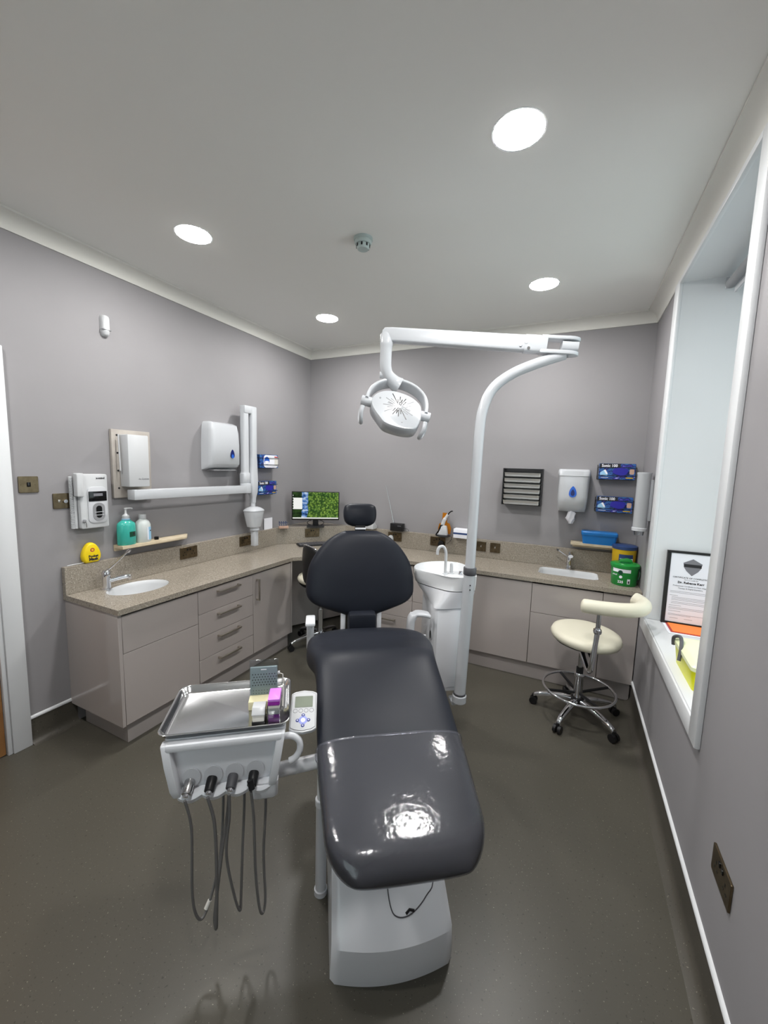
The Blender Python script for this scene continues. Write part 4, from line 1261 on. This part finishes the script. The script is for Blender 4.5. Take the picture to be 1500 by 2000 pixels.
# hoses: from the couplings down to a loop and back up underneath
hose = [((-.108, -.158, .600), [(-.094, -.152, .50), (-.098, -.148, .30), (-.092, -.145, .21), (-.076, -.135, .17), (-.055, -.115, .21), (-.03, -.09, .32), (-.02, -.075, .46), (-.02, -.06, .585)]),
        ((-.046, -.158, .600), [(-.03, -.150, .50), (-.028, -.146, .32), (-.032, -.142, .17), (-.036, -.134, .125), (-.040, -.122, .17), (-.022, -.10, .34), (-.004, -.08, .48), (0, -.06, .585)]),
        ((.014, -.158, .600), [(.012, -.150, .52), (.0, -.14, .38), (.02, -.13, .22), (.034, -.12, .155), (.036, -.108, .19), (.040, -.09, .34), (.045, -.075, .48), (.045, -.06, .585)]),
        ((.076, -.160, .600), [(.082, -.150, .50), (.086, -.145, .30), (.096, -.138, .17), (.106, -.128, .14), (.112, -.116, .18), (.106, -.10, .32), (.112, -.09, .46), (.112, -.085, .54)])]
for k, (p0, ps) in enumerate(hose):
    MB().tube(spline([p0] + ps, 8), .0042 if k != 1 else .005, 8).build('hose', 'rubber', dv, smooth=80)
MB().cyl((-.066, -.125, .19), (-.056, -.116, .208), .0065, n=12).build('hose_joint', 'offwhite', dv)
MB().tube(spline([(.150, -.085, .712), (.19, -.085, .714), (.216, -.085, .695), (.220, -.085, .662), (.206, -.085, .636), (.188, -.085, .626)], 8), .0105, 14).build('grab_handle', 'white3', dv, smooth=80)
arm_pts = [(.06, -.03, .545), (.20, -.012, .545), (.36, .01, .545), (.46, .03, .545)]
MB().tube(arm_pts, .024, 18).build('support_arm', 'white3', dv, smooth=60)
# control pad
cpd = B(-.044, .044, -.075, .075, -.012, 0).build('control_pad', 'white', dv, bevel=.004)
padM = Matrix.Translation((.232, -.02, .752)) @ Matrix.Rotation(math.radians(-4), 4, 'Z') @ Matrix.Rotation(math.radians(24), 4, 'X')
cpd.matrix_local = padM
me = cpd.data
arc = [(-.044, -.062), (-.03, -.070), (0, -.075), (.03, -.070), (.044, -.062), (.044, .066), (.03, .073), (0, .078), (-.03, .073), (-.044, .066)]
bmx = MB().prism(arc, -.014, 0)
tmp = bmx.build('pad_tmp', 'white', None, bevel=.003)
cpd.data = tmp.data
bpy.data.objects.remove(tmp)
MB().prism([(x * .92, y * .93) for x, y in arc], .0, .0008).build('pad_border', 'dkgrey', cpd)
MB().prism([(x * .895, y * .915) for x, y in arc], .0, .0012).build('pad_face', 'white', cpd)
MB().prism(rrect(-.03, .03, .012, .053, .002), .001, .0022).build('display', 'lcd', cpd)
for k in range(4):
    MB().lathe([(.0062, .0012), (.0068, .0018), (.0074, .0012)], 20, (-.027 + .018 * k, 0, 0), cap=False).build('key_ring', 'ink2', cpd)
MB().prism([(0, -.014), (.02, -.034), (0, -.054), (-.02, -.034)], .001, .0018).build('cross_pad', 'padblue', cpd)
MB().lathe([(.001, .0024), (.0075, .0022), (.008, .0012)], 20, (0, -.034, 0), cap=False).build('centre_key', 'paper', cpd)
for dx, dy in ((0, .018), (0, -.018), (.018, 0), (-.018, 0)):
    MB().lathe([(.001, .0026), (.005, .0026), (.006, .0012)], 18, (dx, -.034 + dy, 0), cap=False).build('arrow_key', 'btnblue', cpd)
    MB().lathe([(.001, .0031), (.0022, .003), (.0024, .0024)], 12, (dx, -.034 + dy, 0), cap=False).build('arrow_mark', 'paper', cpd)
MB().tube([(.17, -.01, .735), (.21, -.015, .738)], .012, 10).build('pad_bracket', 'dkgrey', dv)

pst = thing('arm_post', 'grey upright post of the delivery arm beside the chair base', 'post', (1.868, -2.478, 0))
MB().lathe([(.001, 0), (.024, 0), (.024, .02), (.02, .022), (.02, .38), (.001, .381)], 20).build('tube', 'greyw', pst)
MB().lathe([(.021, .36), (.023, .362), (.023, .385), (.021, .387)], 20).build('collar', 'white3', pst)
MB().lathe([(.017, .386), (.017, .505), (.001, .506)], 20).build('upper_tube', 'white3', pst)

# tray and its contents
ty = thing('instrument_tray', 'shiny steel instrument tray on top of the delivery unit', 'tray', (DC.x, DC.y, .7695), DRZ)
MB().rings([[(x, y, z) for x, y in rrect(-a, a, -d, d, r, 6)] for a, d, z, r in ((.168, .115, 0, .02), (.178, .125, .006, .025), (.183, .13, .019, .028), (.188, .135, .021, .03), (.1885, .1355, .0225, .03), (.187, .134, .0235, .03), (.182, .129, .0215, .028), (.176, .123, .007, .025), (.167, .114, .0015, .02))]).build('pan', 'mirrorsteel', ty, smooth=50)
def on_tray(dx, dy, z=.7712):
    c, s = math.cos(DRZ), math.sin(DRZ)
    return (DC.x + c * dx - s * dy, DC.y + s * dx + c * dy, z)
bu = thing('bur_stand', 'bur block with upright clear lid and grey perforated panel on the tray', 'bur block', on_tray(.100, .0), DRZ - .02)
B(-.046, .046, -.022, .022, 0, .03).build('block', 'blockcream', bu, bevel=.003)
pn = B(-.044, .044, .018, .026, .024, .128).build('perforated_panel', 'slate', bu, bevel=.002)
hl = MB()
for r in range(5):
    for c in range(9):
        hl.cyl((-.036 + .009 * c + (.0045 if r % 2 else 0), .0175, .065 + .0095 * r), (-.036 + .009 * c + (.0045 if r % 2 else 0), .019, .065 + .0095 * r), .0018, n=8)
for r in range(2):
    for c in range(9):
        hl.cyl((-.034 + .009 * c, .0175, .036 + .01 * r), (-.034 + .009 * c, .019, .036 + .01 * r), .0012, n=8)
ho = hl.build('hole_pattern', 'ink', pn, smooth=0)
ho['kind'] = 'stuff'
B(-.009, .009, .0172, .0182, .118, .121).build('panel_label', 'paper', pn, smooth=0)
B(-.047, .047, .026, .030, .0, .150).build('clear_lid', 'acrylic', bu, bevel=.001)
MB().tube([(.046, .028, .10), (.062, .02, .098), (.066, .01, .05), (.064, -.016, .004)], .0016, 6).build('wire_hinge', 'offwhite', bu)
MB().cyl((.045, .028, .10), (.052, .028, .10), .006, n=12).build('hinge_knob', 'white', bu)
wx = thing('refill_dispenser', 'small off-white dispenser with black foot at the tray front', 'dispenser', on_tray(.093, -.085), DRZ - .05)
B(-.02, .02, -.012, .03, 0, .008).build('foot', 'black', wx, bevel=.001)
MB().prism([(-.012, .008), (-.012, .036), (.0, .046), (.03, .046), (.03, .008)], -.018, .018, lambda a, b, c: (c, a, b)).build('body', 'offwhite', wx, bevel=.003)
MB().prism([(-.016, .034), (.0, .05), (.032, .05), (.032, .046), (.0, .046), (-.015, .03)], -.02, .02, lambda a, b, c: (c, a, b)).build('flap', 'white', wx, bevel=.002)
px_ = thing('purple_box', 'purple and clear plastic box standing at the right end of the tray', 'box', on_tray(.140, -.075), DRZ - .05)
MB().prism(rrect(-.018, .018, -.02, .045, .004), 0, .026).build('base', 'purple', px_, bevel=.002)
MB().prism(rrect(-.0175, .0175, -.02, .045, .004), .026, .056).build('clear_band', 'offwhite', px_, bevel=.002)
MB().prism(rrect(-.0185, .0185, -.021, .046, .004), .056, .068).build('lid_rim', 'purple', px_, bevel=.002)
MB().prism(rrect(-.0185, .0185, -.021, .046, .004), .068, .078).build('lid', 'lilac', px_, bevel=.003)
MB().prism(rrect(-.021, .021, -.024, .049, .004), 0, .05, holes=[rrect(-.0195, .0195, -.0225, .0475, .004)]).build('clear_sleeve', 'acrylic', px_, smooth=30)

# ------------------------------------------------------------------ spittoon unit
sp_c = Vector((1.955, -1.346, 0))
su = thing('spittoon_unit', 'white spittoon column with bowl and cup filler beside the chair', 'spittoon', (sp_c.x, sp_c.y, .29), CRZ)
Z0 = -.29
colo = rrect(-.085, .10, -.15, .17, .03, 5)
NC = len(colo)
MB().rings([[(x, y, z + Z0) for x, y in colo] for z in (.31, .82)]).build('column', 'white3', su, bevel=.006, smooth=45)
B(-.078, .094, -.1535, -.149, .335 + Z0, .795 + Z0).build('front_door', 'white3', su, bevel=.003)
def closed(pts, n):
    P = [Vector((x, y, 0)) for x, y in pts]
    L = len(P)
    out = []
    for j in range(n):
        f = j / n * L
        i = int(f)
        t = f - i
        p0, p1, p2, p3 = P[(i - 1) % L], P[i % L], P[(i + 1) % L], P[(i + 2) % L]
        q = .5 * ((2 * p1) + (p2 - p0) * t + (2 * p0 - 5 * p1 + 4 * p2 - p3) * t * t + (3 * p1 - p0 - 3 * p2 + p3) * t ** 3)
        out.append((q.x, q.y))
    return out
rimp = closed([(.13, -.06), (.14, .05), (.12, .16), (.03, .21), (-.08, .20), (-.16, .15), (-.20, .07), (-.185, .0), (-.12, -.08), (-.04, -.155), (.03, -.175), (.10, -.16)], 48)
rimp = [(x + .034, y) for x, y in rimp]
colp = closed([(.118, -.06), (.118, .05), (.115, .16), (.03, .174), (-.06, .174), (-.085, .15), (-.09, .07), (-.09, .0), (-.09, -.08), (-.085, -.155), (.03, -.157), (.11, -.155)], 48)
def mixr(k, z, s=1.0):
    return [((a * k + c * (1 - k)) * s, (b * k + d * (1 - k)) * s, z + Z0) for (a, b), (c, d) in zip(rimp, colp)]
MB().rings([mixr(0, .805), mixr(.1, .822), mixr(.55, .868), mixr(.8, .902)], cap1=False).build('lower_bowl_cover', 'white3', su, smooth=60)
MB().rings([mixr(.84, .906), mixr(.9, .909), mixr(1.0, .942), mixr(1.03, .972), mixr(1.02, .983), mixr(.99, .986), mixr(.94, .983), [(x * .80 - .012, y * .8 + .02, z) for x, y, z in mixr(.9, .947)], [(x * .5 - .03, y * .5 + .03, z) for x, y, z in mixr(.9, .922)], [(x * .1 - .04, y * .1 + .035, z) for x, y, z in mixr(.9, .912)]]).build('bowl', 'ceramic', su, smooth=60)
MB().prism([(-.015, -.145), (.14, -.14), (.15, .0), (-.005, .0)], .942 + Z0, .979 + Z0).build('tap_deck', 'ceramic', su, bevel=.006)
MB().tube(spline([(-.014, -.06, .977 + Z0), (-.014, -.06, 1.057 + Z0), (-.016, -.06, 1.107 + Z0), (-.032, -.06, 1.137 + Z0), (-.054, -.06, 1.135 + Z0), (-.064, -.06, 1.117 + Z0), (-.066, -.06, 1.092 + Z0)], 7), .0085, 14).build('cup_filler', 'white', su, smooth=80)
MB().tube(spline([(.024, -.055, .977 + Z0), (.024, -.055, 1.017 + Z0), (.020, -.058, 1.042 + Z0)], 5), [.010] * 6 + [.0095, .009, .0085, .006, .003], 12).build('bowl_rinse_spout', 'white', su, smooth=80)
for x in (-.014, .024):
    MB().lathe([(.016, .978 + Z0), (.016, .982 + Z0), (.009, .984 + Z0)], 20, (x, -.058, 0)).build('spout_collar', 'greyw', su)
MB().lathe([(.013, .977 + Z0), (.013, .987 + Z0), (.009, .997 + Z0), (.001, .998 + Z0)], 18, (.07, -.085, 0)).build('valve_knob', 'chrome', su)
MB().prism(ell(0, 0, .02, .036, 20), 0, .004, lambda a, b, c: (-.0855 - c, -.07 + a, .62 + b + Z0)).build('hose_port', 'greyw', su)
MB().prism(ell(0, 0, .012, .024, 20), 0, .005, lambda a, b, c: (-.0865 - c, -.07 + a, .62 + b + Z0)).build('port_hole', 'black', su)
B(-.12, -.084, -.11, .0, .49 + Z0, .515 + Z0).build('suction_holder', 'greyw', su, bevel=.008)
MB().tube([(-.11, -.03, .51 + Z0), (-.115, -.03, .60 + Z0)], .011, 12).build('suction_tip', 'greyw', su)
MB().tube(spline([(-.01, -.08, .315 + Z0), (-.005, -.09, .26 + Z0), (-.02, -.10, .225 + Z0), (-.07, -.12, .21 + Z0), (-.13, -.13, .225 + Z0)], 7), .022, 14).build('mounting_pipe', 'grey', su, smooth=80)

# ------------------------------------------------------------------ operating light
PB = Vector((2.117, -1.487, .285))
ol = thing('operating_light', 'white dental operating light on a tall bent pole', 'operating light', PB)
def W2(p):
    return Vector(p) - PB
MB().tube([W2((2.117, -1.487, .30)), W2((2.136, -1.482, 1.02))], .0315, 28).build('lower_pole', 'white2', ol)
MB().lathe([(.034, 0), (.039, .004), (.039, .04), (.034, .045)], 28, (0, 0, -.005)).build('pole_socket', 'white2', ol)
MB().lathe([(.033, 0), (.035, .002), (.035, .01), (.033, .012)], 28, (0, 0, .04)).build('base_seal', 'dkgrey', ol)
MB().lathe([(.0325, 0), (.0345, .003), (.0345, .038), (.0325, .041)], 28, (.0195, .005, .73)).build('collar', 'dkgrey', ol)
for z in (.68, .655):
    MB().cyl((.0205 + .012, .005 - .0295, z), (.0205 + .0125, .005 - .033, z), .0035, n=10).build('grub_screw', 'black', ol)
up = spline([W2((2.136, -1.482, 1.04)), W2((2.140, -1.480, 1.45)), W2((2.146, -1.478, 1.78)), W2((2.160, -1.474, 1.90)), W2((2.200, -1.463, 1.995)), W2((2.285, -1.440, 2.065)), W2((2.40, -1.410, 2.115)), W2((2.52, -1.378, 2.155))], 8)
MB().tube(up, [.0265] * 36 + [.026] * (len(up) - 36), 24).build('upper_pole', 'white2', ol, smooth=80)
MB().prism([(-.03, -.02), (.055, -.02), (.055, .0), (-.03, .0)], 0, .07, lambda a, b, c: tuple(W2((2.09, -1.46, .262)) + Vector((-a * .2, 0, 0)) + AX * (c - .01) + Vector((0, 0, b)) + Vector((.8216, .57, 0)) * (a))).build('pole_bracket', 'white2', ol, bevel=.004)
KN = Vector((2.530, -1.375, 2.190))
AL = Vector((1.668, -1.602, 2.272))
adir = (AL - KN).normalized()
aside = Vector((0, 0, 1)).cross(adir).normalized()
aup = adir.cross(aside)
def AP(s, h_, d):
    return W2(KN + adir * s + aup * h_ + aside * d)
LA = (AL - KN).length
# knuckle forks
for h0, h1 in ((.026, .042), (-.042, -.024)):
    m = MB()
    pts = [(-.005 + .05 * math.cos(a), .0 + .036 * math.sin(a)) for a in [PI / 2 + PI * i / 12 for i in range(13)]] + [(.13, -.03), (.13, .03)]
    m.prism([(-p[0] * 1.0 + .0, p[1]) if False else p for p in pts], h0, h1, lambda a, b, c: tuple(AP(a, c, b)))
    m.build('knuckle_fork', 'white2', ol, bevel=.003)
MB().cyl(AP(.0, -.05, 0), AP(.0, .05, 0), .012, n=16).build('knuckle_pin', 'grey', ol)
MB().rings([[AP(s, b, a) for a, b in sell(.03, .022, 4, 16)] for s in (-.045, -.04, .01, .03)]).build('pole_head', 'white2', ol, smooth=50)
MB().rings([[AP(s, b, a) for a, b in sell(.031, .042, 5, 24)] for s in (.10, .105, .2, .205)]).build('arm_root', 'white2', ol, smooth=50)
MB().rings([[AP(s, b + (.0 if s < .3 else .0), a) for a, b in sell(.029, hh_, 5, 24)] for s, hh_ in ((.165, .034), (.17, .038), (.25, .040), (LA - .02, .037), (LA + .02, .034), (LA + .03, .02))]).build('spring_arm', 'white2', ol, smooth=50)
for s, hh_ in ((.20, .0), (.225, -.014), (.185, -.026)):
    MB().cyl(AP(s, hh_, .028), AP(s, hh_, .033), .007, n=14).build('screw', 'greyw' if s > .19 else 'chrome', ol)
    MB().cyl(AP(s, hh_, -.028), AP(s, hh_, -.033), .007, n=14).build('screw', 'greyw' if s > .19 else 'chrome', ol)
# neck down to the yoke, head frame faces the camera side
fr = Vector((.904, .427, 0)).normalized()           # lamp head's own left-right axis in plan
fo_ = Vector((fr.y, -fr.x, 0))                      # towards the viewer side of the room
LC = Vector((1.742, -1.643, 1.895))
def LP(a, b, c):                                    # a right, b up, c towards the camera side
    return W2(LC + fr * a + Vector((0, 0, b)) + fo_ * c)
nk = spline([W2(AL + Vector((-.012, 0, .0))), LP(-.060, .33, -.06), LP(-.062, .27, -.065), LP(-.06, .21, -.07), LP(-.045, .17, -.08), LP(-.012, .14, -.095), LP(.015, .125, -.10)], 7)
rsn = []
for i, p in enumerate(nk):
    k = i / (len(nk) - 1)
    r_ = .034 if k < .2 else .031 if k < .6 else .031 + .014 * (k - .6) / .4
    rsn.append(r_)
MB().tube(nk, rsn, 20).build('head_neck', 'white2', ol, smooth=80)
MB().cyl(LP(-.092, .175, -.075), LP(-.05, .175, -.075), .018, n=16).build('neck_knob', 'white2', ol, bevel=.003)
TI = math.radians(-13)
rotv = lambda a, b: (a * math.cos(TI) - b * math.sin(TI), a * math.sin(TI) + b * math.cos(TI))
yk = []
for i in range(25):
    a = PI * (1 - i / 24)
    x, y = .158 * math.cos(a), -.012 + .178 * math.sin(a) ** .8
    yk.append((x, y, .0 - .0 * math.sin(a)))
rs = []
for i, (x, y, z) in enumerate(yk):
    q0, q1 = Vector(yk[max(i - 1, 0)]), Vector(yk[min(i + 1, 24)])
    t = (q1 - q0).normalized()
    nr = Vector((t.y, -t.x, 0))
    ring = []
    for a_, b_ in sell(.010, .036, 3.4, 14):
        u = Vector((x, y, z)) + nr * a_ + Vector((0, 0, b_))
        u = Vector((u.x, -.012 + (u.y + .012) * math.cos(.6) + u.z * math.sin(.6), -(u.y + .012) * math.sin(.6) + u.z * math.cos(.6)))
        q = rotv(u.x, u.y)
        ring.append(LP(q[0], q[1], u.z))
    rs.append(ring)
MB().rings(rs).build('yoke', 'white2', ol, smooth=60)
# lamp body: slab facing the viewer, tipped so its lower edge shows
TP = math.radians(28)
def HP(a, b, c):
    y, z = b * math.cos(TP) + c * math.sin(TP), -b * math.sin(TP) + c * math.cos(TP)
    q = rotv(a, y)
    return LP(q[0], q[1] - .018, z)
outl = closed([(.135, .0), (.118, .052), (.06, .088), (-.02, .098), (-.09, .082), (-.135, .035), (-.13, -.025), (-.075, -.085), (-.03, -.115), (.06, -.118), (.115, -.10), (.135, -.055)], 56)
MB().rings([[HP(x * k, y * k, c) for x, y in outl] for k, c in ((.93, -.06), (1.0, -.05), (1.0, .012), (.985, .02), (.95, .026))]).build('lamp_housing', 'white2', ol, smooth=50)
MB().rings([[HP(x * k, y * k, c) for x, y in outl] for k, c in ((.82, -.066), (.84, -.058))]).build('lamp_lens', 'greyw', ol, smooth=50)
ctr = (.012, .008)
for k in range(12):
    a = 2 * PI * k / 12 + .12
    for off, L0, L1 in ((-.009, .03, .062), (0, .012, .085), (.009, .03, .062)):
        if k % 3 == 1 and off:
            continue
        d = Vector((math.cos(a), math.sin(a)))
        e = Vector((-math.sin(a), math.cos(a)))
        sc = 1.0 if abs(math.cos(a)) > .6 else .72
        p0 = Vector(ctr) + d * L0 * sc + e * off
        p1 = Vector(ctr) + d * L1 * sc + e * off * 1.3
        if (p1.x / .125) ** 2 + (p1.y / .09) ** 2 > 1:
            continue
        m = MB()
        wv = .0022
        m.rings([[HP(*(p0 + e * s), c) for s, c in ((-wv, .0225), (wv, .0225), (wv, .0268), (-wv, .0268))], [HP(*(p1 + e * s), c) for s, c in ((-wv, .0225), (wv, .0225), (wv, .0268), (-wv, .0268))]])
        m.build('vent_slot', 'black' if abs(math.sin(a)) > .75 else 'grey', ol, smooth=0)
for x, y in ((-.095, .03), (.045, -.08)):
    MB().cyl(HP(x, y, .024), HP(x, y, .0275), .005, n=12).build('cover_screw', 'grey', ol)
for s in (-1, 1):
    a0, a1 = rotv(s * .128, -.012), rotv(s * .185, -.012)
    MB().cyl(LP(a0[0], a0[1], 0), LP(a1[0], a1[1], 0), .026, n=28).build('pivot_knob', 'white2', ol, bevel=.005)
    hx = s * .165
    pts = [(hx, -.02, -.02), (hx + s * .012, -.055, -.035), (hx + s * .008, -.10, -.03), (hx - s * .006, -.125, 0), (hx - s * .006, -.115, .035), (hx + s * .0, -.08, .05), (hx, -.045, .045)]
    q = []
    for x, y, z in pts:
        r2 = rotv(x, y)
        q.append(LP(r2[0], r2[1], z))
    qs = spline(q, 6)
    MB().tube(qs, .011, 12).build('grip_loop', 'white2', ol, smooth=80)
